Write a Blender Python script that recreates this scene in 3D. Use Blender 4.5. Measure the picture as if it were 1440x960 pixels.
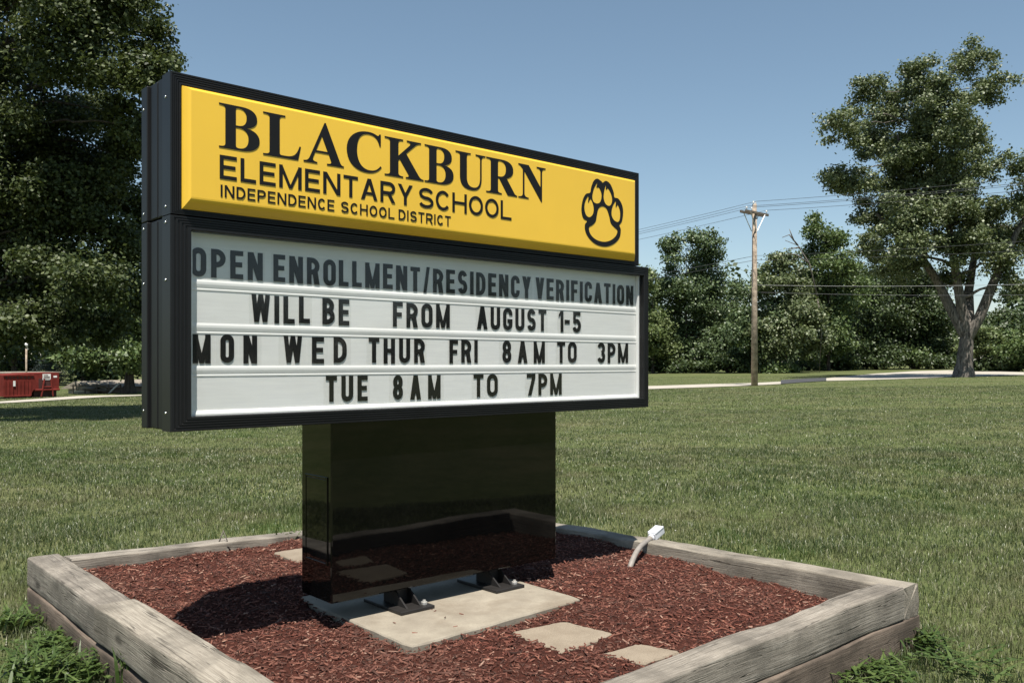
import bpy, bmesh, math, random
import numpy as np
from mathutils import Vector, Matrix

random.seed(7); RNG = np.random.default_rng(11)
scene = bpy.context.scene
for o in list(bpy.data.objects): bpy.data.objects.remove(o)

# ------------------------------------------------------------------ camera, world, sun, exposure
F, CX, HV, H = 1236.0, 720.0, 509.0, 1.576          # focal length in photo pixels, centre, horizon row, eye height
cam_d = bpy.data.cameras.new('camera'); cam = bpy.data.objects.new('camera', cam_d)
scene.collection.objects.link(cam)
cam.location = (0, 0, H); cam.rotation_euler = (math.radians(90), 0, 0)
cam_d.sensor_width = 36; cam_d.lens = F/1440*36; cam_d.shift_y = (HV-480)/1440
cam_d.clip_start = .05; cam_d.clip_end = 4000
scene.camera = cam

SUN_D = Vector((-.015, .40, -1)).normalized()
SUN_EL = math.asin(-SUN_D.z)
world = bpy.data.worlds.new('World'); scene.world = world; world.use_nodes = True
wn = world.node_tree.nodes; wl = world.node_tree.links; wn.clear()
sky = wn.new('ShaderNodeTexSky'); sky.sky_type = 'NISHITA'; sky.sun_disc = False
sky.sun_elevation = SUN_EL; sky.sun_rotation = math.radians(180)
sky.altitude = 300; sky.air_density = 1.0; sky.dust_density = .6; sky.ozone_density = 1.0
bg = wn.new('ShaderNodeBackground'); bg.inputs['Strength'].default_value = .064
wo = wn.new('ShaderNodeOutputWorld'); hs = wn.new('ShaderNodeHueSaturation'); hs.inputs['Saturation'].default_value = .92; hs.inputs['Hue'].default_value = .487
wl.new(sky.outputs[0], hs.inputs['Color']); wl.new(hs.outputs[0], bg.inputs[0]); wl.new(bg.outputs[0], wo.inputs[0])
sun_d = bpy.data.lights.new('sun', 'SUN'); sun_d.energy = 4.6; sun_d.angle = math.radians(.5); sun_d.color = (1, .95, .87)
sun = bpy.data.objects.new('sun', sun_d); scene.collection.objects.link(sun)
sun.rotation_euler = SUN_D.to_track_quat('-Z', 'Y').to_euler(); sun.location = (0, -20, 50)
vs = scene.view_settings; vs.view_transform = 'Standard'; vs.look = 'None'; vs.gamma = 1; vs.use_curve_mapping = False
vs.exposure = .98
scene.cycles.max_bounces = 8; scene.cycles.transparent_max_bounces = 12
scene.cycles.use_denoising = True

# ------------------------------------------------------------------ helpers
COL = scene.collection
def rad(a): return math.radians(a)
def smooth(a, b, x):
    t = np.clip((np.asarray(x, float)-a)/(b-a), 0, 1); return t*t*(3-2*t)
def terrain(x, y):
    return .011*np.clip(x, -90, 110)*smooth(10, 40, y)-.055*(1-smooth(4.2, 7.5, y))
def on_ground(u, v):
    """the ground point seen at a photo pixel"""
    k = (u-CX)/F; y = 5.0
    for _ in range(60):
        y = (H-float(terrain(k*y, y)))*F/(v-HV)
    return Vector((k*y, y, float(terrain(k*y, y))))
def on_level(u, v, z):
    y = (H-z)*F/(v-HV); return Vector(((u-CX)/F*y, y, z))

def tag(o, label=None, cat=None, group=None, kind=None):
    if label: o['label'] = label
    if cat: o['category'] = cat
    if group: o['group'] = group
    if kind: o['kind'] = kind
    return o
def empty(name, loc=(0, 0, 0), rz=0, label=None, cat=None, group=None):
    o = bpy.data.objects.new(name, None); COL.objects.link(o); o.empty_display_size = .2
    o.location = loc; o.rotation_euler = (0, 0, rz); return tag(o, label, cat, group)
def link(name, me, mat, parent=None):
    if mat is not None: me.materials.append(mat)
    o = bpy.data.objects.new(name, me); COL.objects.link(o)
    if parent: o.parent = parent
    return o

class MB:
    def __init__(s): s.v = []; s.f = []
    def add(s, verts, faces):
        n = len(s.v); s.v += [tuple(p) for p in verts]; s.f += [tuple(i+n for i in fc) for fc in faces]; return s
    def box(s, x0, x1, y0, y1, z0, z1, M=None):
        p = [Vector(q) for q in ((x0,y0,z0),(x1,y0,z0),(x1,y1,z0),(x0,y1,z0),(x0,y0,z1),(x1,y0,z1),(x1,y1,z1),(x0,y1,z1))]
        if M is not None: p = [M @ q for q in p]
        return s.add(p, [(3,2,1,0),(4,5,6,7),(0,1,5,4),(1,2,6,5),(2,3,7,6),(3,0,4,7)])
    def bbox(s, x0, x1, y0, y1, z0, z1, c=.01, M=None):
        """box with chamfered edges"""
        bm = bmesh.new(); bmesh.ops.create_cube(bm, size=1)
        for q in bm.verts: q.co = Vector(((x0+x1)/2+q.co.x*(x1-x0), (y0+y1)/2+q.co.y*(y1-y0), (z0+z1)/2+q.co.z*(z1-z0)))
        bmesh.ops.bevel(bm, geom=bm.edges[:], offset=c, segments=2, affect='EDGES', profile=.5)
        bm.verts.ensure_lookup_table(); bm.verts.index_update()
        vv = [(M @ q.co) if M is not None else q.co.copy() for q in bm.verts]
        ff = [[q.index for q in fc.verts] for fc in bm.faces]; bm.free()
        return s.add(vv, ff)
    def tube(s, pts, r, n=8, caps=True):
        pts = [Vector(p) for p in pts]; rr = r if isinstance(r, (list, tuple)) else [r]*len(pts)
        rings = []; prev = None
        for i, p in enumerate(pts):
            t = (pts[min(i+1, len(pts)-1)]-pts[max(i-1, 0)]).normalized()
            a = prev if prev is not None else (Vector((0,0,1)) if abs(t.z) < .9 else Vector((1,0,0)))
            x = (a-t*a.dot(t)); x = x.normalized() if x.length > 1e-6 else t.orthogonal().normalized()
            prev = x; y = t.cross(x)
            rings.append([p+x*math.cos(2*math.pi*k/n)*rr[i]+y*math.sin(2*math.pi*k/n)*rr[i] for k in range(n)])
        fs = []
        for i in range(len(rings)-1):
            for k in range(n): fs.append((i*n+k, i*n+(k+1) % n, (i+1)*n+(k+1) % n, (i+1)*n+k))
        if caps: fs += [tuple(range(n-1, -1, -1)), tuple((len(rings)-1)*n+k for k in range(n))]
        return s.add([q for g in rings for q in g], fs)
    def prism(s, poly, y0, y1):
        """polygon in (x, z) extruded from y0 (front) to y1"""
        n = len(poly)
        a = [(p[0], y0, p[1]) for p in poly]; b = [(p[0], y1, p[1]) for p in poly]
        fs = [tuple(range(n)), tuple(range(2*n-1, n-1, -1))]+[((i+1) % n, i, i+n, (i+1) % n+n) for i in range(n)]
        return s.add(a+b, fs)
    def build(s, name, mat, parent=None, smoothed=False, recalc=True):
        me = bpy.data.meshes.new(name); me.from_pydata(s.v, [], s.f); me.validate()
        if recalc:
            bm = bmesh.new(); bm.from_mesh(me); bmesh.ops.recalc_face_normals(bm, faces=bm.faces[:]); bm.to_mesh(me); bm.free()
        if smoothed: me.polygons.foreach_set('use_smooth', [True]*len(me.polygons))
        return link(name, me, mat, parent)

def np_mesh(name, V, faces_flat, sizes, mat, parent=None, smoothed=False):
    me = bpy.data.meshes.new(name)
    V = np.ascontiguousarray(V, np.float32)
    me.vertices.add(len(V)); me.vertices.foreach_set('co', V.ravel())
    faces_flat = np.ascontiguousarray(faces_flat, np.int32); sizes = np.ascontiguousarray(sizes, np.int32)
    me.loops.add(len(faces_flat)); me.loops.foreach_set('vertex_index', faces_flat)
    me.polygons.add(len(sizes))
    starts = np.concatenate([[0], np.cumsum(sizes)[:-1]]).astype(np.int32)
    me.polygons.foreach_set('loop_start', starts)
    if smoothed: me.polygons.foreach_set('use_smooth', np.ones(len(sizes), bool))
    me.update(calc_edges=True)
    return link(name, me, mat, parent)

# ------------------------------------------------------------------ materials
class NT:
    def __init__(s, name):
        s.m = bpy.data.materials.new(name); s.m.use_nodes = True; s.t = s.m.node_tree; s.t.nodes.clear()
        s.out = s.t.nodes.new('ShaderNodeOutputMaterial')
    def n(s, typ, **kw):
        x = s.t.nodes.new(typ)
        for k, v in kw.items():
            if k in x.inputs.keys(): x.inputs[k].default_value = v
            else: setattr(x, k, v)
        return x
    def l(s, a, b): s.t.links.new(a, b)
    def coords(s, scale=(1,1,1)):
        tc = s.n('ShaderNodeTexCoord'); mp = s.n('ShaderNodeMapping'); mp.inputs['Scale'].default_value = scale
        s.l(tc.outputs['Object'], mp.inputs[0]); return mp.outputs[0]
    def noise(s, vec, scale, detail=4, rough=.55, dist=0):
        x = s.n('ShaderNodeTexNoise'); x.inputs['Scale'].default_value = scale; x.inputs['Detail'].default_value = detail
        x.inputs['Roughness'].default_value = rough; x.inputs['Distortion'].default_value = dist
        if vec is not None: s.l(vec, x.inputs['Vector'])
        return x.outputs[0]
    def ramp(s, fac, stops):
        x = s.n('ShaderNodeValToRGB'); e = x.color_ramp.elements
        while len(e) < len(stops): e.new(.5)
        for i, (p, c) in enumerate(stops): e[i].position = p; e[i].color = (*c, 1) if len(c) == 3 else c
        s.l(fac, x.inputs[0]); return x.outputs[0]
    def mix(s, fac, a, b, blend='MIX'):
        x = s.n('ShaderNodeMix', data_type='RGBA', blend_type=blend)
        for i, q in ((0, fac), (6, a), (7, b)):
            if isinstance(q, (int, float)): x.inputs[i].default_value = q
            elif isinstance(q, tuple): x.inputs[i].default_value = (*q, 1)
            else: s.l(q, x.inputs[i])
        return x.outputs[2]
    def math(s, op, a, b=0.):
        x = s.n('ShaderNodeMath', operation=op)
        for i, q in enumerate((a, b)):
            if isinstance(q, (int, float)): x.inputs[i].default_value = q
            else: s.l(q, x.inputs[i])
        return x.outputs[0]
    def bump(s, h, strength=.3, dist=.01, normal=None):
        x = s.n('ShaderNodeBump'); x.inputs['Strength'].default_value = strength; x.inputs['Distance'].default_value = dist
        s.l(h, x.inputs['Height'])
        if normal is not None: s.l(normal, x.inputs['Normal'])
        return x.outputs[0]
    def bsdf(s, color, rough=.6, metal=0, spec=.5, normal=None, **kw):
        x = s.n('ShaderNodeBsdfPrincipled')
        for k, q in (('Base Color', color), ('Roughness', rough), ('Metallic', metal), ('Specular IOR Level', spec)):
            if isinstance(q, tuple): x.inputs[k].default_value = (*q, 1) if len(q) == 3 else q
            elif isinstance(q, (int, float)): x.inputs[k].default_value = q
            else: s.l(q, x.inputs[k])
        for k, q in kw.items(): x.inputs[k.replace('_', ' ')].default_value = q
        if normal is not None: s.l(normal, x.inputs['Normal'])
        return x
    def done(s, sh):
        s.l(sh if not hasattr(sh, 'outputs') else sh.outputs[0], s.out.inputs[0]); return s.m

def simple(name, col, rough=.6, metal=0, var=.12, scale=8, spec=.5, bump=0., coat=0.):
    t = NT(name); c = t.coords(); nz = t.noise(c, scale, 5)
    lo = tuple(max(0, q*(1-var)) for q in col); hi = tuple(min(1, q*(1+var)) for q in col)
    cc = t.ramp(nz, [(.3, lo), (.7, hi)])
    nm = t.bump(t.noise(c, scale*6, 3), bump, .005) if bump else None
    b = t.bsdf(cc, rough, metal, spec, nm)
    if coat: b.inputs['Coat Weight'].default_value = coat; b.inputs['Coat Roughness'].default_value = .03
    return t.done(b)

def leafy(name, dark, mid, light, rough=.5, transl=.3, spec=.4, patch=None, patch_scale=.5):
    """leaf or blade: every leaf has its own tint, some light passes through"""
    t = NT(name); g = t.n('ShaderNodeNewGeometry')
    c = t.ramp(g.outputs['Random Per Island'], [(0, dark), (.55, mid), (1, light)])
    nz = t.noise(t.coords(), patch_scale, 4, .6)
    if patch: c = t.mix(t.ramp(nz, [(.48, (0,0,0)), (.72, (1,1,1))]), c, patch)
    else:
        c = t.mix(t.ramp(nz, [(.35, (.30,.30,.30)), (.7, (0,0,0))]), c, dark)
    b = t.bsdf(c, rough, 0, spec)
    tr = t.n('ShaderNodeBsdfTranslucent'); t.l(t.mix(.5, c, (.10,.13,.02)), tr.inputs[0])
    mx = t.n('ShaderNodeMixShader'); mx.inputs[0].default_value = transl
    t.l(b.outputs[0], mx.inputs[1]); t.l(tr.outputs[0], mx.inputs[2]); return t.done(mx)

def wood_mat(name, base, dark, light, seed=0.):
    t = NT(name); tc = t.n('ShaderNodeTexCoord'); mp = t.n('ShaderNodeMapping')
    mp.inputs['Location'].default_value = (seed, seed*.7, seed*1.3); t.l(tc.outputs['Object'], mp.inputs[0])
    def sc(v, q):
        m = t.n('ShaderNodeMapping'); m.inputs['Scale'].default_value = q; t.l(v, m.inputs[0]); return m.outputs[0]
    warp = t.n('ShaderNodeTexNoise'); warp.inputs['Scale'].default_value = 3.; t.l(mp.outputs[0], warp.inputs['Vector'])
    wv = t.mix(.014, mp.outputs[0], warp.outputs['Color'])
    grain = t.noise(sc(wv, (1.3, 70, 70)), 1.5, 7, .68)
    fine = t.noise(sc(wv, (5, 190, 190)), 1.5, 4, .7)
    blot = t.noise(mp.outputs[0], 3.2, 5, .6)
    c = t.ramp(grain, [(.28, dark), (.48, base), (.72, light)])
    c = t.mix(t.ramp(blot, [(.38, (.9,.9,.9)), (.60, (0,0,0))]), c, tuple(q*.50 for q in base), 'MIX')
    c = t.mix(t.ramp(fine, [(.30, (.7,.7,.7)), (.50, (0,0,0))]), c, tuple(q*.6 for q in dark))
    ck = t.noise(sc(wv, (.9, 34, 34)), 1.3, 3, .5)          # drying checks along the grain
    lv = t.math('ABSOLUTE', t.math('SUBTRACT', t.noise(sc(wv, (.55, 26, 26)), 1.2, 2, .5), .5))
    lm = t.math('MULTIPLY', t.ramp(lv, [(.006, (1,1,1)), (.016, (0,0,0))]), t.ramp(t.noise(sc(wv, (1.2, 4, 4)), 1.4, 2), [(.46, (0,0,0)), (.56, (1,1,1))]))
    ckm = t.math('MAXIMUM', t.ramp(ck, [(.285, (1,1,1)), (.31, (0,0,0))]), lm)
    c = t.mix(t.math('MULTIPLY', ckm, .8), c, tuple(q*.3 for q in dark))
    kn = t.n('ShaderNodeTexVoronoi'); kn.inputs['Scale'].default_value = 1.9; t.l(sc(mp.outputs[0], (1.0, 2.2, 2.2)), kn.inputs['Vector'])
    c = t.mix(t.ramp(kn.outputs['Distance'], [(.06, (.8,.8,.8)), (.14, (0,0,0))]), c, tuple(q*.4 for q in dark))
    h = t.math('SUBTRACT', t.math('ADD', grain, t.math('MULTIPLY', fine, .5)), t.math('MULTIPLY', ckm, 2.0))
    return t.done(t.bsdf(c, .82, 0, .25, t.bump(h, .6, .006)))

def bark_mat(name, lo, hi):
    t = NT(name); c = t.coords((1, 1, .22)); nz = t.noise(c, 9, 6, .65, .6)
    cc = t.ramp(nz, [(.35, lo), (.62, hi)])
    return t.done(t.bsdf(cc, .9, 0, .15, t.bump(nz, .8, .05)))

M = {}
M['black_paint'] = simple('black_paint', (.0065,.0065,.007), .48, 0, .25, 3, .28, .03)
M['black_gloss'] = simple('black_gloss', (.0020,.0020,.0020), .03, 0, .2, 2, .36, .012)
M['black_frame'] = simple('black_frame', (.0055,.0055,.006), .45, 0, .25, 4, .35)
M['yellow'] = simple('yellow', (.74,.46,.045), .3, 0, .06, 1.1, .4)
M['lettering'] = simple('lettering', (.006,.0055,.0055), .5, 0, .15, 5, .25)
M['screw'] = simple('screw', (.6,.6,.6), .3, 1)
M['steel'] = simple('steel', (.018,.016,.015), .5, .2, .3, 12)
M['zinc'] = simple('zinc', (.62,.6,.56), .45, .7)
# board: white plastic with tan tape stains along the top
t = NT('board'); c = t.coords(); nz = t.noise(t.coords((1, 1, 2)), 2.2, 5, .6); nz2 = t.noise(t.coords((1, 1, 14)), 6, 4)
col = t.ramp(nz2, [(.3, (.70,.70,.69)), (.7, (.76,.76,.74))])
sep = t.n('ShaderNodeSeparateXYZ'); t.l(c, sep.inputs[0])
def band(t, v, a, b, e):
    x = t.n('ShaderNodeMapRange', interpolation_type='SMOOTHSTEP'); x.inputs[1].default_value = a; x.inputs[2].default_value = a+e; t.l(v, x.inputs[0])
    y = t.n('ShaderNodeMapRange', interpolation_type='SMOOTHSTEP'); y.inputs[1].default_value = b; y.inputs[2].default_value = b+e; t.l(v, y.inputs[0])
    return t.math('SUBTRACT', x.outputs[0], y.outputs[0])
stain = t.math('MULTIPLY', band(t, sep.outputs[2], 2.200, 2.30, .006), t.math('ADD', band(t, sep.outputs[0], -.74, -.12, .01), band(t, sep.outputs[0], .75, 1.6, .05)))
col = t.mix(t.math('MULTIPLY', stain, .55), col, (.50,.40,.27))
grime = t.ramp(nz, [(.42, (0,0,0)), (.75, (.30,.30,.30))])
col = t.mix(grime, col, (.62,.61,.56))
bb = t.bsdf(col, .5, 0, .35); tr = t.n('ShaderNodeBsdfTranslucent'); t.l(col, tr.inputs[0])
mx = t.n('ShaderNodeMixShader'); mx.inputs[0].default_value = .06; t.l(bb.outputs[0], mx.inputs[1]); t.l(tr.outputs[0], mx.inputs[2])
M['board'] = t.done(mx)
M['board_trim'] = simple('board_trim', (.78,.78,.77), .45, 0, .04, 6)
M['conduit'] = simple('conduit', (.22,.195,.17), .6, 0, .15, 20)
M['white_box'] = simple('white_box', (.52,.53,.56), .35, 0, .04, 8)
# clear cover
t = NT('clear_cover'); lw = t.n('ShaderNodeLayerWeight', Blend=.5); fz = t.math('ADD', t.math('MULTIPLY', t.math('POWER', lw.outputs['Facing'], 5.), .80), .038)
sc_ = t.noise(t.coords((1, 1, .4)), 3, 4); rg = t.ramp(sc_, [(.3, (.02,.02,.02)), (.8, (.10,.10,.10))])
gl = t.n('ShaderNodeBsdfGlossy'); t.l(rg, gl.inputs['Roughness']); gl.inputs[0].default_value = (.9,.9,.9,1)
tp = t.n('ShaderNodeBsdfTransparent'); tp.inputs[0].default_value = (.97,.975,.97,1)
mx = t.n('ShaderNodeMixShader'); t.l(fz, mx.inputs[0]); t.l(tp.outputs[0], mx.inputs[1]); t.l(gl.outputs[0], mx.inputs[2])
M['clear_cover'] = t.done(mx)
# letter carrier: faint clear plastic
t = NT('letter_carrier'); tp = t.n('ShaderNodeBsdfTransparent'); tp.inputs[0].default_value = (.985,.985,.982,1)
gl = t.n('ShaderNodeBsdfGlossy'); gl.inputs['Roughness'].default_value = .25
mx = t.n('ShaderNodeMixShader'); mx.inputs[0].default_value = .012; t.l(tp.outputs[0], mx.inputs[1]); t.l(gl.outputs[0], mx.inputs[2]); M['letter_carrier'] = t.done(mx)
M['wood_a'] = wood_mat('weathered_wood', (0.2354, 0.2082, 0.1726), (0.109, 0.0938, 0.0779), (0.3488, 0.3167, 0.2702), 0)
M['wood_b'] = wood_mat('weathered_wood_pale', (0.2589, 0.2289, 0.1852), (0.1274, 0.108, 0.0835), (0.3615, 0.3271, 0.2712), 3.7)
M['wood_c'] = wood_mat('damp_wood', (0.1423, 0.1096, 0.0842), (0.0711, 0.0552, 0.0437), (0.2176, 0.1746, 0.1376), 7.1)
# concrete
t = NT('concrete'); c = t.coords(); a = t.noise(c, 5, 6, .6); b_ = t.noise(c, 90, 3, .6)
col = t.ramp(a, [(.3, (.185,.160,.125)), (.7, (.285,.253,.20))]); st_ = t.noise(c, 2.1, 6, .65); col = t.mix(t.ramp(st_, [(.50, (0,0,0)), (.66, (.6,.6,.6))]), col, (.15,.118,.085)); col = t.mix(t.ramp(b_, [(.35, (.3,.3,.3)), (.5, (0,0,0))]), col, (.16,.14,.11))
M['concrete'] = t.done(t.bsdf(col, .85, 0, .2, t.bump(b_, .35, .004)))
t = NT('paver'); c = t.coords(); a = t.noise(c, 7, 6, .6); b_ = t.noise(c, 140, 3, .6)
col = t.ramp(a, [(.3, (.185,.15,.112)), (.7, (.25,.21,.16))]); col = t.mix(t.ramp(b_, [(.38, (.35,.35,.35)), (.52, (0,0,0))]), col, (.12,.095,.07))
M['paver'] = t.done(t.bsdf(col, .9, 0, .15, t.bump(b_, .5, .004)))
# mulch
t = NT('mulch_bed'); c = t.coords(); a = t.noise(c, 60, 5, .7); col = t.ramp(a, [(.3, (.018,.008,.006)), (.7, (.095,.032,.022))])
M['mulch'] = t.done(t.bsdf(col, .95, 0, .1, t.bump(a, 1., .02)))
t = NT('mulch_chips'); g = t.n('ShaderNodeNewGeometry')
col = t.ramp(g.outputs['Random Per Island'], [(0, (.022,.010,.007)), (.35, (.080,.026,.018)), (.72, (.150,.048,.032)), (.94, (.25,.105,.07)), (1, (.42,.27,.20))])
fb = t.noise(t.coords((60, 60, 60)), 3, 3); col = t.mix(t.ramp(fb, [(.3, (.5,.5,.5)), (.6, (0,0,0))]), col, (.04,.014,.01))
lg = t.noise(t.coords(), 1.7, 4, .6); col = t.mix(t.ramp(lg, [(.38, (0,0,0)), (.68, (.45,.45,.45))]), col, (.105,.058,.042))
M['chips'] = t.done(t.bsdf(col, .8, 0, .25))
# lawn soil/thatch under the blades
t = NT('lawn'); c = t.coords(); big = t.noise(t.coords((1, 1.6, 1)), .22, 5, .6); mid = t.noise(c, 1.3, 5, .65); fine = t.noise(t.coords((1, .45, 1)), 14, 5, .75)
col = t.ramp(fine, [(.25, (.028,.038,.013)), (.5, (.074,.092,.032)), (.78, (.150,.155,.070))])
col = t.mix(t.ramp(big, [(.44, (0,0,0)), (.70, (.50,.50,.50))]), col, (.165,.148,.078))
col = t.mix(t.ramp(mid, [(.34, (.55,.55,.55)), (.52, (0,0,0))]), col, (.048,.068,.020))
M['lawn'] = t.done(t.bsdf(col, .95, 0, .1, t.bump(fine, .6, .03)))
t = NT('grass'); g = t.n('ShaderNodeNewGeometry'); c = t.coords((1, 1.5, 1))
col = t.ramp(g.outputs['Random Per Island'], [(0, (.024,.042,.013)), (.40, (.070,.098,.032)), (.74, (.130,.156,.070)), (.90, (.25,.245,.150)), (1, (.39,.37,.25))])
n1_ = t.noise(c, .42, 5, .65); n2_ = t.noise(t.coords((1.3, .8, 1)), .55, 5, .65); n3_ = t.noise(c, 2.3, 4, .6)
col = t.mix(t.ramp(n1_, [(.47, (0,0,0)), (.62, (.80,.80,.80))]), col, (.195,.180,.095))
col = t.mix(t.ramp(n2_, [(.52, (0,0,0)), (.66, (.75,.75,.75))]), col, (.064,.116,.020))
col = t.mix(t.ramp(n3_, [(.34, (.62,.62,.62)), (.54, (0,0,0))]), col, (.026,.042,.012))
b_ = t.bsdf(col, .42, 0, .45); tr = t.n('ShaderNodeBsdfTranslucent'); t.l(t.mix(.5, col, (.10,.15,.02)), tr.inputs[0])
mx = t.n('ShaderNodeMixShader'); mx.inputs[0].default_value = .28; t.l(b_.outputs[0], mx.inputs[1]); t.l(tr.outputs[0], mx.inputs[2]); M['grass'] = t.done(mx)
M['weed'] = leafy('weed', (.034,.062,.013), (.070,.112,.026), (.14,.19,.06), .45, .35, .4)
M['clover'] = simple('clover', (.40,.39,.33), .8)
M['dark_drive'] = simple('dark_drive', (.035,.035,.037), .85, 0, .3, 3)
M['drive'] = simple('drive', (.33,.30,.25), .9, 0, .12, .7)
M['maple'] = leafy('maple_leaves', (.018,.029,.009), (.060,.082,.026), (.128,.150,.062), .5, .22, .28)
M['silver'] = leafy('silver_leaves', (.050,.072,.026), (.118,.150,.060), (.235,.262,.140), .5, .25, .5)
M['poplar'] = leafy('poplar_leaves', (0.0428, 0.0712, 0.0274), (0.0856, 0.1275, 0.0517), (0.1811, 0.2343, 0.1065), .5, .25, .5)
M['mid_green'] = leafy('mid_green_leaves', (0.0454, 0.0758, 0.0222), (0.0909, 0.138, 0.0415), (0.1742, 0.2242, 0.0815), .5, .28, .45)
M['pale_green'] = leafy('pale_green_leaves', (0.072, 0.1043, 0.0308), (0.1244, 0.1641, 0.0577), (0.2161, 0.2503, 0.109), .5, .3, .45)
M['dark_green'] = leafy('dark_green_leaves', (0.0243, 0.0416, 0.0133), (0.0486, 0.077, 0.0252), (0.0947, 0.1263, 0.0451), .5, .22, .45)
M['spruce'] = leafy('spruce_needles', (.022,.034,.030), (.045,.062,.058), (.085,.105,.10), .6, .1, .3)
M['bark'] = bark_mat('bark', (.022,.018,.015), (.085,.072,.06))
M['bark_grey'] = bark_mat('bark_grey', (.032,.028,.024), (.20,.178,.155))
M['pole_wood'] = wood_mat('pole_wood', (0.4185, 0.3326, 0.254), (0.2325, 0.1804, 0.1352), (0.5347, 0.4511, 0.3568), 2)
M['arm_wood'] = simple('arm_wood', (.10,.082,.065), .85, 0, .3, 10)
M['porcelain'] = simple('porcelain', (.62,.63,.64), .2)
M['wire'] = simple('wire', (.05,.05,.055), .5)
M['wire_pale'] = simple('wire_pale', (.22,.22,.22), .5)
M['wire_bright'] = simple('wire_bright', (.42,.42,.42), .4, .6)
M['dumpster_red'] = simple('dumpster_red', (.14,.024,.019), .85, 0, .3, 2.5, .1)
M['dumpster_dark'] = simple('dumpster_dark', (.05,.013,.011), .7)
M['white_paint'] = simple('white_paint', (.7,.69,.66), .5)
M['tan_brick'] = simple('tan_brick', (.25,.15,.09), .85, 0, .15, 6)
M['siding'] = simple('siding', (.34,.31,.26), .7, 0, .1, 4)
M['roof_tan'] = simple('roof_tan', (.22,.19,.15), .85, 0, .15, 5)
M['brown_wall'] = simple('brown_wall', (.17,.12,.09), .8, 0, .2, 4)
M['glass_dark'] = simple('glass_dark', (.02,.025,.03), .08)
M['tyre'] = simple('tyre', (.015,.015,.015), .8)
M['car_white'] = simple('car_white', (.22,.23,.24), .3)

# ------------------------------------------------------------------ setting: lawn, roads
def grid_lines(lo, hi, dense, step0, grow):
    out = [dense]; s_ = step0
    while out[-1] < hi: out.append(out[-1]+s_); s_ *= grow
    s_ = step0; a = [dense]
    while a[-1] > lo: a.append(a[-1]-s_); s_ *= grow
    return np.array(sorted(set(a[1:]+out)))
gx = grid_lines(-900, 900, 0, .8, 1.06); gy = grid_lines(-60, 1500, 6, .8, 1.05)
X, Y = np.meshgrid(gx, gy); Z = terrain(X, Y)
nx, ny = len(gx), len(gy)
ii = (np.arange(ny-1)[:, None]*nx+np.arange(nx-1)[None, :]).ravel()
tag(np_mesh('lawn', np.stack([X.ravel(), Y.ravel(), Z.ravel()], 1), np.stack([ii, ii+1, ii+nx+1, ii+nx], 1).ravel(), np.full(len(ii), 4), M['lawn'], smoothed=True), kind='structure')

ROADS = []
def strip(name, pairs, mat, dz, sub=6):
    """ground sheet between two edges given as pairs of points"""
    mb = MB(); a = []
    for i in range(len(pairs)-1):
        for k in range(sub+(i == len(pairs)-2)):
            tt = k/sub; a.append((Vector(pairs[i][0]).lerp(Vector(pairs[i+1][0]), tt), Vector(pairs[i][1]).lerp(Vector(pairs[i+1][1]), tt)))
    for p, q in a:
        for w in (0, 1/3, 2/3, 1):
            m_ = p.lerp(q, w); mb.v.append((m_.x, m_.y, float(terrain(m_.x, m_.y))+dz))
    for i in range(len(a)-1):
        for k in range(3): mb.f.append((i*4+k, i*4+k+1, i*4+k+5, i*4+k+4))
    ROADS.append([(p.x, p.y) for p, q in a]+[(q.x, q.y) for p, q in reversed(a)])
    return tag(mb.build(name, mat), kind='structure')
def gp(u, v): p = on_ground(u, v); return (p.x, p.y, 0)
strip('driveway', [((-6, 44, 0), (-6, 49, 0)), (gp(912, 547.5), gp(912, 543.2)), (gp(1000, 544.5), gp(1000, 540.4)), (gp(1060, 542.3), gp(1060, 538.8)), (gp(1098, 540.3), gp(1098, 536.8))], M['drive'], .03)
strip('dark_road', [(gp(1098, 540.3), gp(1098, 534.8)), (gp(1130, 537.8), gp(1130, 532.6)), (gp(1162, 535.8), gp(1162, 531.4))], M['dark_drive'], .035)  # dark stretch of road between the two paler driveway sections
strip('driveway', [(gp(1162, 535.8), gp(1162, 532)), (gp(1230, 534.2), gp(1230, 525.5)), (gp(1290, 532.2), gp(1285, 522.0)), (gp(1345, 530.), gp(1335, 520.6)), (gp(1440, 527.5), gp(1440, 523.5))], M['drive'], .03)
strip('footpath', [(gp(-60, 571), gp(-60, 568)), (gp(0, 567.5), gp(0, 565)), (gp(60, 564.2), gp(60, 560.8)), (gp(110, 560.8), gp(110, 557.2)), (gp(145, 558.6), gp(145, 556.4)), (gp(199, 556.8), gp(199, 555.6))], M['drive'], .03)

# ------------------------------------------------------------------ planter bed
Ldir = Vector((.656, -.7545, 0)); Rdir = Vector((.749, .663, 0))
K = .94
L0 = Vector((-3.31, 6.00, 0))*K; F0 = Vector((-.47, 2.726, 0))*K; R0 = Vector((2.46, 5.33, 0))*K; B0 = Vector((-.464, 8.457, 0))*K

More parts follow.
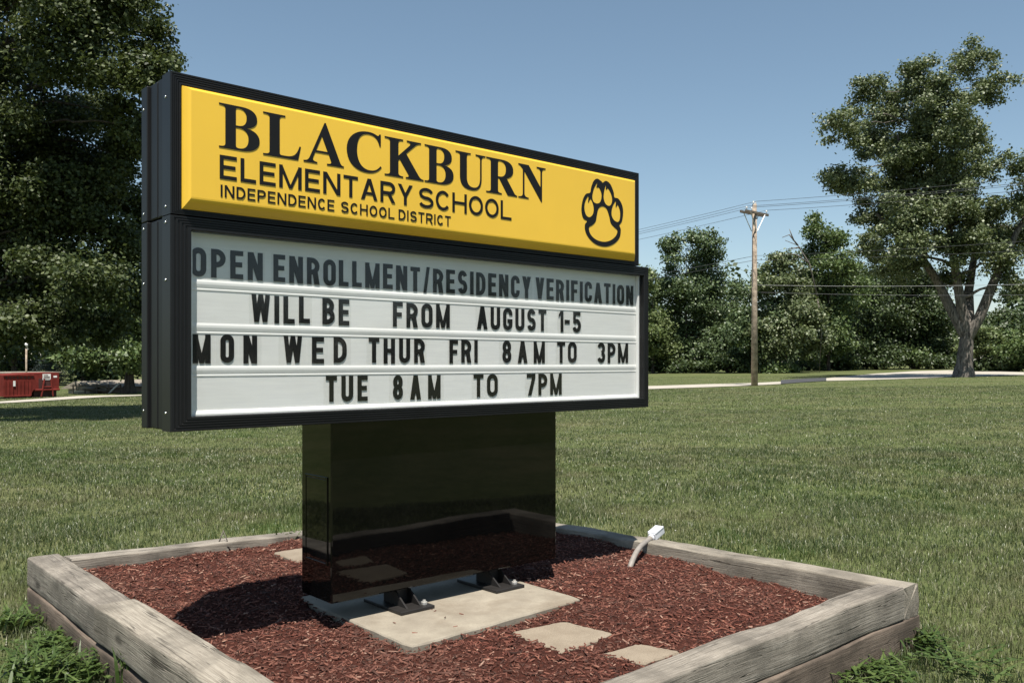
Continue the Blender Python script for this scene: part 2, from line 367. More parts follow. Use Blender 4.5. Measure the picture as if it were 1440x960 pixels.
def timber(name, p0, p1, width, side, ztop0, ztop1, h, mat, label, seed, group='weathered timbers edging the bed', chip=0.0):
    """squared timber: outer top edge runs p0-p1, body lies to `side` (+1 left of travel)"""
    rnd = random.Random(seed); width *= K; h *= K
    d = Vector((p1[0]-p0[0], p1[1]-p0[1], 0)); L = d.length; d.normalize(); nrm = Vector((-d.y, d.x, 0))*side
    nseg = max(12, int(L/.045)); r = .012
    prof = []
    for (cy, cz, a0) in ((width-r, -r, 0), (r, -r, 90), (r, -h+r, 180), (width-r, -h+r, 270)):
        for k in range(4):
            a = rad(a0+k*30); prof.append((cy+r*math.cos(a), cz+r*math.sin(a)))
    full = []
    for i in range(len(prof)):
        p, q = prof[i], prof[(i+1) % len(prof)]; full.append(p)
        dd = math.hypot(q[0]-p[0], q[1]-p[1])
        if dd > .03:
            m_ = max(2, int(dd/.035))
            for k in range(1, m_): full.append((p[0]+(q[0]-p[0])*k/m_, p[1]+(q[1]-p[1])*k/m_))
    n = len(full); V = []; ph = [rnd.uniform(0, 6.3) for _ in range(12)]
    chips_ = [(rnd.uniform(0, L), rnd.uniform(.08, .30), rnd.uniform(.002, .007)) for _ in range(int(1.2*L))]
    for i in range(nseg+1):
        x = L*i/nseg; wob = .005*math.sin(x*1.7+ph[0])+.003*math.sin(x*5.1+ph[1])
        wz = .005*math.sin(x*1.3+ph[2])+.003*math.sin(x*6.3+ph[3])
        for j, (y, z) in enumerate(full):
            nx_ = .0012*math.sin(x*9+j*1.1+ph[4])*math.sin(j*.9+ph[5])+rnd.uniform(-.0007, .0007)
            yy, zz = y+wob+nx_, z+wz+rnd.uniform(-.0007, .0007)+.0008*math.sin(x*11+ph[6]+j*.6)
            if y < .03 and z > -.03 or y > width-.03 and z > -.03:         # worn arrises
                for cx_, cw, cd in chips_:
                    e = abs(x-cx_)/cw
                    if e < 1: zz -= cd*(1-e*e)*(.6 if y < .03 else .8); yy += (cd*.7 if y < .03 else -cd*.7)*(1-e*e)
            xx = x+(rnd.uniform(-.006, .006) if i in (0, nseg) else 0)
            V.append((xx, yy, zz))
    fs = []
    for i in range(nseg):
        for j in range(n): fs.append((i*n+j, i*n+(j+1) % n, (i+1)*n+(j+1) % n, (i+1)*n+j))
    c0 = len(V); V.append((0, width/2, -h/2)); V.append((L, width/2, -h/2))
    for j in range(n):
        fs.append((c0, (j+1) % n, j)); fs.append((c0+1, nseg*n+j, nseg*n+(j+1) % n))
    if side < 0: V = [(a, -b_, c_) for a, b_, c_ in V]
    mb = MB(); mb.v = V; mb.f = fs
    o = mb.build(name, mat, None, True)
    me = o.data
    try: me.set_sharp_from_angle(angle=rad(48))
    except Exception: pass
    o.location = (p0[0], p0[1], ztop0); o.rotation_euler = (0, -math.atan2(ztop1-ztop0, L), math.atan2(d.y, d.x))
    return tag(o, label, 'timber', group)

inner = Vector((.7545, .656, 0))
jt = L0+Ldir*1.60*K
LF = L0+Ldir*4.42*K
timber('timber', L0, jt-Ldir*.004, .20, 1, .325, .32, .195, M['wood_a'], 'short grey timber beside the dark shadow, ending at the far left corner of the bed', 1)
timber('timber', jt+Ldir*.006-inner*.016, LF, .222, 1, .330, .32, .195, M['wood_b'], 'long pale grey timber running off the bottom edge along the left of the bed', 2)
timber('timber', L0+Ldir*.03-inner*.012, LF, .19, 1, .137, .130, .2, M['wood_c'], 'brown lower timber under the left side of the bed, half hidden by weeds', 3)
inner = Vector((.7545, .656, 0))
bl0 = L0+inner*.205+Vector((.075, -.015, 0))*0
P_bl = Vector((-3.06, 6.08, 0))*K
timber('timber', P_bl-Vector((.028, .02, 0)), B0+Vector((.16, -.17, 0))*0, .17, -1, .32, .235, .19, M['wood_a'], 'grey timber along the back left of the bed, running behind the black pedestal', 4)
timber('timber', B0+Vector((.12, .10, 0)), R0, .19, -1, .231, .322, .19, M['wood_b'], 'grey timber along the back right of the bed that carries the white outlet box', 5)
fe = R0-Rdir*.197*K
timber('timber', F0+Rdir*.02, fe, .165, 1, .32, .322, .192, M['wood_a'], 'thick grey timber on the front right of the bed beside the square stepping stones', 6)
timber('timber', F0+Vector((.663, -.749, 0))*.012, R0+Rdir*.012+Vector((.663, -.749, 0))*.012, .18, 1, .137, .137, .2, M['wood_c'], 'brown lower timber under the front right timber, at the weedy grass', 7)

BED = [L0+inner*.1, F0+Vector((0, .14, 0)), R0+Vector((-.14, .02, 0)), B0-Vector((0, .12, 0))]
def inside(px, py, poly):
    px = np.asarray(px); py = np.asarray(py); c = np.zeros(px.shape, bool); n = len(poly)
    for i in range(n):
        x0, y0 = poly[i][0], poly[i][1]; x1, y1 = poly[(i+1) % n][0], poly[(i+1) % n][1]
        if y0 == y1: continue
        c ^= ((y0 > py) != (y1 > py)) & (px < (x1-x0)*(py-y0)/(y1-y0)+x0)
    return c
def wav(x, y, s, a):
    return np.sin(x*s+a)*np.sin(y*s*1.13+a*1.7)+.5*np.sin(x*s*2.3+a*2.1+y*s)*np.sin(y*s*1.9+a)
def mulch_z(x, y):
    x = np.asarray(x)/K; y = np.asarray(y)/K
    dl = (x-L0.x/K)*inner.x+(y-L0.y/K)*inner.y-.2                # distance from the left timber
    dr = -((x-B0.x)*.66+(y-B0.y)*.75)                        # distance from the back right timber
    right = smooth(.3, 2.2, x)
    z = .224+.035*np.exp(-np.maximum(dl, 0)/.62)*smooth(7.0, 5.3, y)-.055*right
    z = z+.012*wav(x, y, 5.1, 1.)+.007*wav(x, y, 13., 2.)
    z = z-.030*np.exp(-((x+1.35)**2+(y-4.45)**2)/.30)
    return z
# slab and stepping stones
def slab(name, pts, ztop, th, mat, label, cat, seed, group=None):
    rnd = random.Random(seed); c = sum((Vector(p) for p in pts), Vector((0,0,0)))/4
    ring = []
    for i in range(4):
        a = Vector(pts[i]); b = Vector(pts[(i+1) % 4])
        for k in range(14): 
            p = a.lerp(b, k/14); w = (c-p).normalized()
            ring.append(p+w*(rnd.uniform(0, .006)+(.012 if k == 0 else 0)))
    n = len(ring); mb = MB()
    for (sh, z) in ((0, ztop-th), (0, ztop-.008), (.007, ztop-.001), (.03, ztop)):
        for p in ring:
            q = p+(c-p).normalized()*sh; mb.v.append((q.x-c.x, q.y-c.y, z-ztop+rnd.uniform(-.0012, .0012)))
    for l_ in range(3):
        for i in range(n): mb.f.append((l_*n+i, l_*n+(i+1) % n, (l_+1)*n+(i+1) % n, (l_+1)*n+i))
    mb.f.append(tuple(3*n+i for i in range(n)))
    o = mb.build(name, mat); o.location = (c.x, c.y, ztop); return tag(o, label, cat, group)
zs = .243
pA, pC, pD = on_level(416, 839, zs), on_level(579, 909, zs), on_level(819, 841, zs)
slab('concrete_pad', [pA, pC, pD, pA+pD-pC], zs, .12, M['concrete'], 'pale rectangular concrete pad under the black sign pedestal', 'concrete pad', 1)
SL = [(p.x, p.y) for p in (pA, pC, pD, pA+pD-pC)]
zz = .233
s1 = [on_level(715, 888, zz), on_level(790, 918, zz), on_level(865, 890, zz), on_level(793, 872, zz)]
slab('stepping_stone', s1, zz, .05, M['paver'], 'square tan stepping stone next to the concrete pad, lying whole on the mulch', 'stepping stone', 2, 'stepping stones in the mulch')
zz2 = .219
q0, q1, q2 = on_level(840, 920, zz2), on_level(897, 903.5, zz2), on_level(960, 915, zz2)
s2 = [q0, q0+q2-q1, q2, q1]
slab('stepping_stone', s2, zz2, .05, M['paver'], 'tan stepping stone cut off by the front right timber', 'stepping stone', 3, 'stepping stones in the mulch')
zz3 = .238
a3 = on_level(383, 776, zz3); s3 = [a3, a3+Vector((.26, -.30, 0)), a3+Vector((.56, -.03, 0)), a3+Vector((.30, .27, 0))]
slab('stepping_stone', s3, zz3, .05, M['paver'], 'stepping stone half hidden behind the left edge of the black pedestal', 'stepping stone', 4, 'stepping stones in the mulch')

FLATS = [[(p[0], p[1]) for p in q] for q in (s1, s2, s3)]+[SL]
bx = np.arange(-3.3, 2.6, .03); by = np.arange(2.7, 8.4, .03)
X, Y = np.meshgrid(bx, by); Z = mulch_z(X, Y)+RNG.normal(0, .003, X.shape)
nx, ny = len(bx), len(by)
ii = (np.arange(ny-1)[:, None]*nx+np.arange(nx-1)[None, :]).ravel()
ok = inside(X.ravel()[ii], Y.ravel()[ii], BED); ii = ii[ok]
for _q in FLATS: Z = np.where(inside(X, Y, _q), Z-.07, Z)
tag(np_mesh('mulch_bed', np.stack([X.ravel(), Y.ravel(), Z.ravel()], 1), np.stack([ii, ii+1, ii+nx+1, ii+nx], 1).ravel(), np.full(len(ii), 4), M['mulch'], smoothed=True), kind='stuff')

# mulch chips
def chips(n, smin, smax, poly):
    px = RNG.uniform(-3.3, 2.6, n); py = RNG.uniform(2.7, 8.45, n)
    k = inside(px, py, poly)
    for q in ([(p[0], p[1]) for p in s1], [(p[0], p[1]) for p in s2], [(p[0], p[1]) for p in s3], SL):
        k &= ~(inside(px, py, q) & (RNG.random(n) > .012))
    px, py = px[k], py[k]; n = len(px)
    L = RNG.uniform(smin, smax, n)*RNG.choice([.6, 1, 1.6], n, p=[.35, .5, .15]); W = L*RNG.uniform(.12, .38, n)+.002; T = RNG.uniform(.002, .006, n)
    az = RNG.uniform(0, 2*np.pi, n); tilt = RNG.normal(0, .22, n); roll = RNG.normal(0, .3, n)
    ex = np.stack([np.cos(az)*np.cos(tilt), np.sin(az)*np.cos(tilt), np.sin(tilt)], 1)
    ey0 = np.stack([-np.sin(az), np.cos(az), 0*az], 1); ez0 = np.cross(ex, ey0)
    ey = ey0*np.cos(roll)[:, None]+ez0*np.sin(roll)[:, None]; ez = np.cross(ex, ey)
    c = np.stack([px, py, mulch_z(px, py)+RNG.uniform(-.002, .012, n)], 1)
    sg = np.array([(-1,-.6,-1),(1,-.35,-1),(1,.35,-1),(-1,.6,-1),(-1,-.6,1),(1,-.35,1),(1,.35,1),(-1,.6,1)], float)
    V = c[:, None]+sg[None, :, 0:1]*ex[:, None]*(L/2)[:, None, None]+sg[None, :, 1:2]*ey[:, None]*(W/2)[:, None, None]+sg[None, :, 2:3]*ez[:, None]*(T/2)[:, None, None]
    fq = np.array([(4,5,6,7),(0,1,5,4),(1,2,6,5),(2,3,7,6),(3,0,4,7)])
    return V.reshape(-1, 3), fq, n
V1, fq, n1 = chips(105000, .010, .034, BED)
V2, _, n2 = chips(900, .04, .075, BED)
V3, _, n3 = chips(420, .05, .10, [B0+Vector((.3, -.75, 0)), B0+Vector((.05, -.35, 0)), R0+Vector((-.28, .12, 0)), R0+Vector((-.75, .05, 0))])
V4, _, n4 = chips(260, .05, .10, [L0+Vector((.75, .15, 0)), L0+Vector((1.0, .25, 0)), B0+Vector((-.6, -.75, 0)), B0+Vector((-.9, -1.25, 0))])
VV = np.concatenate([V1, V2, V3, V4]); n = n1+n2+n3+n4
FF = (np.arange(n)[:, None, None]*8+fq[None]).reshape(-1)
tag(np_mesh('mulch_chips', VV, FF, np.full(n*5, 4), M['chips']), kind='stuff')

# ------------------------------------------------------------------ the sign
SR = Vector((.747, .6645, 0)); SB = Vector((-.6648, .747, 0)); PL = Vector((-1.49456, 3.84898, 0))
def sign_px(u, v, c=0.):
    """(x, z) on the sign's front plane (offset c behind it) seen at a photo pixel"""
    k = (u-CX)/F; p = PL+SB*c; x = (k*p.y-p.x)/(SR.x-k*SR.y); return x, 1.656-(v-HV)/F*(p.y+x*SR.y)
XO, YO = 1.625, .18
org = PL+SR*XO+SB*YO
sign = empty('school_sign', (org.x, org.y, 0), math.atan2(SR.y, SR.x), 'black school sign with yellow name panel over a white letter board on a glossy pedestal', 'sign')
DZ = H-1.656
def T(x, y, z): return (x-XO, y-YO, z+DZ)
class SB_(MB):
    def build(s, *a, **k):
        s.v = [T(*p) for p in s.v]; return MB.build(s, *a, **k)
W1, W2, Z0, Z1, Z2, DEP = 3.25, 3.15, 1.349, 2.303, 2.933, .364

def frame_ring(mb, x0, x1, z0, z1, wl_, wr, wb, wt, prof):
    """mitred frame: profile points are (share of the bar's width, y)"""
    rings = []
    for sft, y in prof:
        a, b, c, d = x0+wl_*sft, x1-wr*sft, z0+wb*sft, z1-wt*sft
        rings.append([(a, y, c), (b, y, c), (b, y, d), (a, y, d)])
    n = len(mb.v); mb.v += [p for g in rings for p in g]
    for i in range(len(rings)-1):
        for k in range(4): mb.f.append((n+i*4+k, n+i*4+(k+1) % 4, n+(i+1)*4+(k+1) % 4, n+(i+1)*4+k))
def ribbed(y0, depth_in, outer_back):
    p = [(0, outer_back), (0, y0+.006), (.04, y0)]
    for a in (.16, .34, .52, .70):
        p += [(a, y0), (a+.03, y0+.004), (a+.07, y0+.004), (a+.10, y0)]
    return p+[(.96, y0), (1, y0+.005), (1, depth_in)]
# cabinets (with the stepped, ribbed sides seen from the left)
def cabinet(name, w, z0, z1, label):
    mb = SB_()
    mb.bbox(.012, w-.012, .075, DEP-.07, z0+.003, z1-.001, .004)
    mb.bbox(-.001, w+.001, DEP-.075, DEP, z0+.001, z1-.0008, .004)
    for sx in (0, w):
        for yy in (.095, .185):
            mb.bbox(sx+(.0085 if sx == 0 else -.016), sx+(.016 if sx == 0 else -.0085), yy, yy+.075, z0+.006, z1-.006, .003)
    o = mb.build(name, M['black_paint'], sign); return o
c1 = cabinet('message_cabinet', W1, Z0, Z1, None)
c2 = cabinet('name_cabinet', W2, Z1+.002, Z2, None)
mb = SB_(); frame_ring(mb, 0, W1, Z0, Z1, .094, .046, .064, .060, ribbed(0, .075, .10)); mb.build('message_frame', M['black_frame'], sign)
mb = SB_(); frame_ring(mb, 0, W2, Z1+.004, Z2, .047, .048, .024, .055, ribbed(0, .03, .10)); mb.build('name_frame', M['black_frame'], sign)
# yellow pan face with bevelled edges
mb = SB_()
xa, xb, za, zb = .050, W2-.050, Z1+.03, Z2-.057
PF = -.038
rings = []
for ins, y in ((0, .028), (0, .0), (.006, -.006), (.03, PF*.72), (.040, PF*.9), (.048, PF*.98), (.056, PF)):
    rings.append([(xa+ins*.5, y, za+ins*.9), (xb-ins*.8, y, za+ins*.9), (xb-ins*.8, y, zb-ins*.4), (xa+ins*.5, y, zb-ins*.4)])
mb.v = [p for g in rings for p in g]
for i in range(len(rings)-1):
    for k in range(4): mb.f.append((i*4+k, i*4+(k+1) % 4, (i+1)*4+(k+1) % 4, (i+1)*4+k))
mb.f.append(tuple(4*(len(rings)-1)+k for k in range(4)))
face = mb.build('name_panel', M['yellow'], sign)

# ---- lettering
def arc(cx, cy, rx, ry, a0, a1, n=14):
    return [(cx+rx*math.cos(rad(a0+(a1-a0)*k/n)), cy+ry*math.sin(rad(a0+(a1-a0)*k/n))) for k in range(n+1)]
def ribbon(pts, s, closed=False):
    """quads of a stroke of width s along pts"""
    q = [pts[0]]
    for p in pts[1:]:
        if math.hypot(p[0]-q[-1][0], p[1]-q[-1][1]) > 1e-5: q.append(p)
    if closed and math.hypot(q[0][0]-q[-1][0], q[0][1]-q[-1][1]) < 1e-5: q.pop()
    n = len(q); Lf, Rt = [], []
    for i in range(n):
        a = q[i-1] if (i or closed) else None; b = q[(i+1) % n] if (i < n-1 or closed) else None
        ds = []
        if a: d = (q[i][0]-a[0], q[i][1]-a[1]); l_ = math.hypot(*d); ds.append((d[0]/l_, d[1]/l_))
        if b: d = (b[0]-q[i][0], b[1]-q[i][1]); l_ = math.hypot(*d); ds.append((d[0]/l_, d[1]/l_))
        tx = sum(d[0] for d in ds); ty = sum(d[1] for d in ds); l_ = math.hypot(tx, ty); tx /= l_; ty /= l_
        c = max(.4, tx*ds[0][0]+ty*ds[0][1]); h = s/2/c
        Lf.append((q[i][0]-ty*h, q[i][1]+tx*h)); Rt.append((q[i][0]+ty*h, q[i][1]-tx*h))
    out = []
    for i in range(n if closed else n-1):
        j = (i+1) % n; out.append([Rt[i], Rt[j], Lf[j], Lf[i]])
    return out
def rc(x0, x1, y0, y1): return [[(x0, y0), (x1, y0), (x1, y1), (x0, y1)]]
def para(xb_, xt, h, y0=0., y1=1.): return [[(xb_, y0), (xb_+h, y0), (xt+h, y1), (xt, y1)]]
def glyph(ch, W, s, sv=None, rnd=False):
    """sans letter in a box W x 1, stroke s (width units of the height), flat ends"""
    sv = sv or s; a = (W-s)/2; m = W/2; b = (1-s)/2 if rnd else min(a, .30)
    if ch == 'I': return rc(0, s, 0, 1)
    if ch == '-': return rc(0, W, .40, .40+s)
    if ch == 'L': return rc(0, s, 0, 1)+rc(s, W, 0, sv)
    if ch == 'E': return rc(0, s, 0, 1)+rc(s, W, 0, sv)+rc(s, W, 1-sv, 1)+rc(s, W*.92, .5-sv/2+.01, .5+sv/2+.01)
    if ch == 'F': return rc(0, s, 0, 1)+rc(s, W, 1-sv, 1)+rc(s, W*.9, .5-sv/2-.01, .5+sv/2-.01)
    if ch == 'T': return rc(0, W, 1-sv, 1)+rc(m-s/2, m+s/2, 0, 1-sv)
    if ch == 'H': return rc(0, s, 0, 1)+rc(W-s, W, 0, 1)+rc(s, W-s, .5-sv/2+.01, .5+sv/2+.01)
    if ch == 'N': h = s*1.12; return rc(0, s, 0, 1)+rc(W-s, W, 0, 1)+para(W-h, 0, h)
    if ch == 'M': h = s*.86; return rc(0, s, 0, 1)+rc(W-s, W, 0, 1)+para(m-h/2, 0, h)+para(m-h/2, W-h, h)
    if ch == 'V': h = s*1.12; return para(m-h/2, 0, h)+para(m-h/2, W-h, h)
    if ch == 'W':
        h = s*.92; q = W*.27
        return para(q-h/2, 0, h)+para(q-h/2, m-h/2, h)+para(W-q-h/2, m-h/2, h)+para(W-q-h/2, W-h, h)
    if ch == 'A':
        h = s*1.12; y = .24; k = (m-h/2)
        xl = k*(y)+h*.6; return para(0, m-h/2, h)+para(W-h, m-h/2, h)+[[(xl*.9, y), (W-xl*.9, y), (W-xl*.9-.02, y+sv*.85), (xl*.9+.02, y+sv*.85)]]
    if ch == 'Y': h = s*1.15; return para(m-h/2, 0, h, .42, 1)+para(m-h/2, W-h, h, .42, 1)+rc(m-s/2, m+s/2, 0, .46)
    if ch == '/': return para(0, W-s*.8, s*.8, -.04, 1.04)
    if ch == '7': h = s*1.1; return rc(0, W, 1-sv, 1)+para(W*.14, W-h, h, 0, 1-sv+.001)
    if ch == '1': return rc(W-s, W, 0, 1)+[[(0, .80), (0, .80-sv*.9), (W-s, .86), (W-s, 1)]]
    if ch == 'O' : return ribbon(arc(m, 1-s/2-b, a, b, 0, 180)+arc(m, s/2+b, a, b, 180, 360), s, True)
    if ch == 'U': return ribbon([(s/2, 1), (s/2, s/2+a)]+arc(m, s/2+min(a, .35), a, min(a, .35), 180, 360)+[(W-s/2, 1)], s)
    if ch in 'CG':
        if rnd: p = arc(m, .5, a, b, 38 if ch == 'C' else 40, 322, 26)
        else: p = [(W-s/2, .66)]+arc(m, 1-s/2-b, a, b, 0, 180)+arc(m, s/2+b, a, b, 180, 360)+[(W-s/2, .34 if ch == 'C' else .50)]
        out = ribbon(p, s)
        if ch == 'G': out += rc(m-.02, W, .50-sv, .50)
        return out
    if ch == 'D':
        b2 = min(b, .5) if rnd else min(.30, W*.55); k = W-s/2-(b2 if not rnd else W*.5)
        k = max(k, s)
        return rc(0, s, 0, 1)+ribbon([(s*.5, 1-s/2), (k, 1-s/2)]+arc(k, 1-s/2-b2, W-s/2-k, b2, 90, 0)+arc(k, s/2+b2, W-s/2-k, b2, 0, -90)+[(s*.5, s/2)], s)
    if ch in 'PRB':
        y = .46 if ch != 'B' else .52; r_ = (1-s/2-y)/2; k = max(s, W-s/2-r_*(1.0 if not rnd else 1.15)-(.03 if ch == 'B' else 0))
        rx = W-s/2-k-(.03 if ch == 'B' else 0)
        out = rc(0, s, 0, 1)+ribbon([(s*.5, 1-s/2), (k, 1-s/2)]+arc(k, y+r_, rx, r_, 90, -90)+[(s*.5, y)], s)
        if ch == 'R': h = s*1.15; out += para(W-h, W*.44, h, 0, y)
        if ch == 'B':
            r2 = (y-s/2)/2; k2 = max(s, W-s/2-r2); out += ribbon([(s*.5, y), (k2, y)]+arc(k2, s/2+r2, W-s/2-k2, r2, 90, -90)+[(s*.5, s/2)], s)
        return out
    q = (1-s)/4
    if ch == 'S': return ribbon(arc(m, .5+q, a*.96, q, 18, 262, 22)+arc(m, .5-q, a, q, 82, -162, 22), s)
    if ch == '3': return ribbon(arc(m, .5+q, a*.95, q, 160, -78, 20), s)+ribbon(arc(m, .5-q, a, q, 80, -160, 20), s)
    if ch == '8': return ribbon(arc(m, .5+q*1.04, a*.92, q*.96, 0, 360, 30), s, True)+ribbon(arc(m, .5-q*.98, a, q*1.02, 0, 360, 30), s, True)
    if ch == '5': return rc(s*.3, W*.95, 1-sv, 1)+rc(s*.3, s*1.2, .50, 1-sv)+ribbon(arc(m, .33, a, .33-s/2, 150, -160, 24), s)
    raise KeyError(ch)
WID = {'I': None, 'L': .86, 'E': .92, 'F': .88, 'T': .95, 'J': .8, 'S': 1.0, '1': .60, '-': .55, '/': .62, 'M': 1.34, 'W': 1.34, 'A': 1.12, 'V': 1.08, 'N': 1.10, 'H': 1.05, 'O': 1.06, 'C': 1.02, 'G': 1.05, 'D': 1.03, 'U': 1.04, '5': .98, '8': 1.0, '3': .98, '7': .95, 'Y': 1.06, 'P': 1.0, 'R': 1.04, 'B': 1.03}
def word(mb, text, x0, x1, z0, h, s, y0, y1, gap=.10, rnd=False, base=.56, carrier=None, jit=0.):
    """text fitted between x0 and x1; letters keep their proportions"""
    rn = random.Random(text)
    ws = [(s if c == 'I' else (.3 if c == ' ' else WID[c]*base)) for c in text]
    tot = sum(ws)+gap*(len(text)-1); k = (x1-x0)/(tot*h); x = x0
    for c, w in zip(text, ws):
        if c != ' ':
            dz = rn.uniform(-jit, jit)
            sx = s/k if k > 0 else s
            polys = glyph(c, w*k, s, s*.92, rnd) if c != 'I' else glyph('I', s, s)
            for i, p in enumerate(polys):
                e = .00012*(i % 9)
                mb.prism([(x+px*h, z0+pz*h+dz) for px, pz in p], y0-e, y1)
            if carrier is not None:
                wp = (w*k if c != 'I' else s)*h; g = gap*k*h*.48
                carrier.box(x-g, x+wp+g, y1+.0004, y1+.0010, z0-.009, z0+h+.004)
        x += (w+gap)*k*h
    return mb
# board with its letter tracks
PB = .064
rows = [(2.043, .132), (1.846, .132), (1.651, .132), (1.453, .132)]
mb = SB_(); prof = [(1.400, PB)]
prof = [(1.395, PB-.010), (1.408, PB-.014), (1.420, PB-.014), (1.430, PB-.009), (1.436, PB)]
for zb_, h_ in reversed(rows[:3]):
    prof += [(zb_-.0625, PB), (zb_-.060, PB-.0022), (zb_-.054, PB-.0024), (zb_-.051, PB-.0006), (zb_-.044, PB-.0022), (zb_-.032, PB-.0040), (zb_-.022, PB-.0036), (zb_-.014, PB-.0010), (zb_-.011, PB)]
prof += [(2.30, PB)]
for x in (.03, W1-.045): mb.v += [(x, y, z) for z, y in prof]
n = len(prof)
for i in range(n-1): mb.f.append((i, i+n, i+n+1, i+1))
board = mb.build('letter_board', M['board'], sign)
mb = SB_(); mb.bbox(.094, .114, PB-.022, PB-.001, 1.39, 2.26, .003); mb.build('board_edge_trim', M['board_trim'], board); mb = SB_(); mb.bbox(W1-.062, W1-.046, PB-.022, PB-.001, 1.39, 2.26, .003); mb.build('board_edge_trim', M['board_trim'], board)

def ux(u, v, c): return sign_px(u, v, c)[0]
LINES = [
 (0, 'top line of black letters, OPEN ENROLLMENT/RESIDENCY VERIFICATION', [('OPEN', 269.3, 370.8, 370), ('ENRO', 386, 473.6, 380), ('LLMENT', 478, 592, 390), ('/', 597, 605.8, 395), ('RESIDENCY', 610.6, 748, 400), ('VERIFICATION', 754.9, 892, 415)]),
 (1, 'second line of black letters, WILL BE FROM AUGUST 1-5', [('WILL', 355, 437.2, 430), ('BE', 454.8, 492.6, 440), ('FROM', 554, 634, 445), ('AUGUST', 672.4, 769.8, 450), ('1', 787.2, 793.8, 455), ('-', 795.5, 802.7, 455), ('5', 806.5, 818.3, 455)]),
 (2, 'third line of black letters, MON WED THUR FRI 8AM TO 3PM', [('MON', 272.2, 362.8, 490), ('WED', 400.3, 488.8, 490), ('THUR', 520, 598.8, 495), ('FRI', 633.5, 673, 495), ('8AM', 708, 767.7, 497), ('TO', 785, 812.4, 497), ('3PM', 841.5, 884.7, 497)]),
 (3, 'bottom line of black letters, TUE 8AM TO 7PM', [('TUE', 459.7, 518.4, 545), ('8AM', 554, 621, 545), ('TO', 667.4, 701.5, 543), ('7PM', 742.3, 791.4, 541)])]
car = SB_()
for ri, lab, words in LINES:
    z0, h = rows[ri]; nth = {}
    for text, ua, ub, vm in words:
        gap = .19 if text not in ('MON', 'WED', '8AM') else .42
        if text == 'TUE' or text == 'THUR': gap = .22
        mb = SB_(); word(mb, text, ux(ua, vm, PB-.012), ux(ub, vm, PB-.012), z0, h, .19, PB-.0032, PB-.0018, gap, False, .56, car, .0022)
        o = mb.build('message_word', M['lettering'], board); o['label'] = lab.split(' of ')[0].replace('second line', 'second line').capitalize().lower()+' word '+text
car.build('letter_carriers', M['letter_carrier'], board)
mb = SB_(); mb.add([(.08, .019, Z0+.055), (W1-.03, .019, Z0+.055), (W1-.03, .019, Z1-.05), (.08, .019, Z1-.05)], [(0, 1, 2, 3)]); mb.build('clear_cover', M['clear_cover'], sign)

# name lettering
yT0, yT1 = PF-.0022, PF+.0005
mb = SB_(); o = None; word(mb, 'ELEMENTARY', ux(309, 235, PF), ux(580, 275, PF), 2.4815, .1075, .165, yT0, yT1, .17, True, .80)
o = mb.build('name_lettering', M['lettering'], face); o['label'] = 'plain black word ELEMENTARY'; mb = SB_()
word(mb, 'SCHOOL', ux(589, 275, PF), ux(719, 300, PF), 2.4815, .1075, .15, yT0, yT1, .14, True, .84)
o = mb.build('name_lettering', M['lettering'], face); o['label'] = 'plain black word SCHOOL'
for tx, ua, ub in (('INDEPENDENCE', 310.3, 470, ), ('SCHOOL', 479.5, 554.5), ('DISTRICT', 560.5, 633.8)):
    mb = SB_(); word(mb, tx, ux(ua, 285, PF), ux(ub, 300, PF), 2.4005, .0545, .155, yT0, yT1, .20, True, .76)
    o = mb.build('name_lettering', M['lettering'], face); o['label'] = 'small black word '+tx

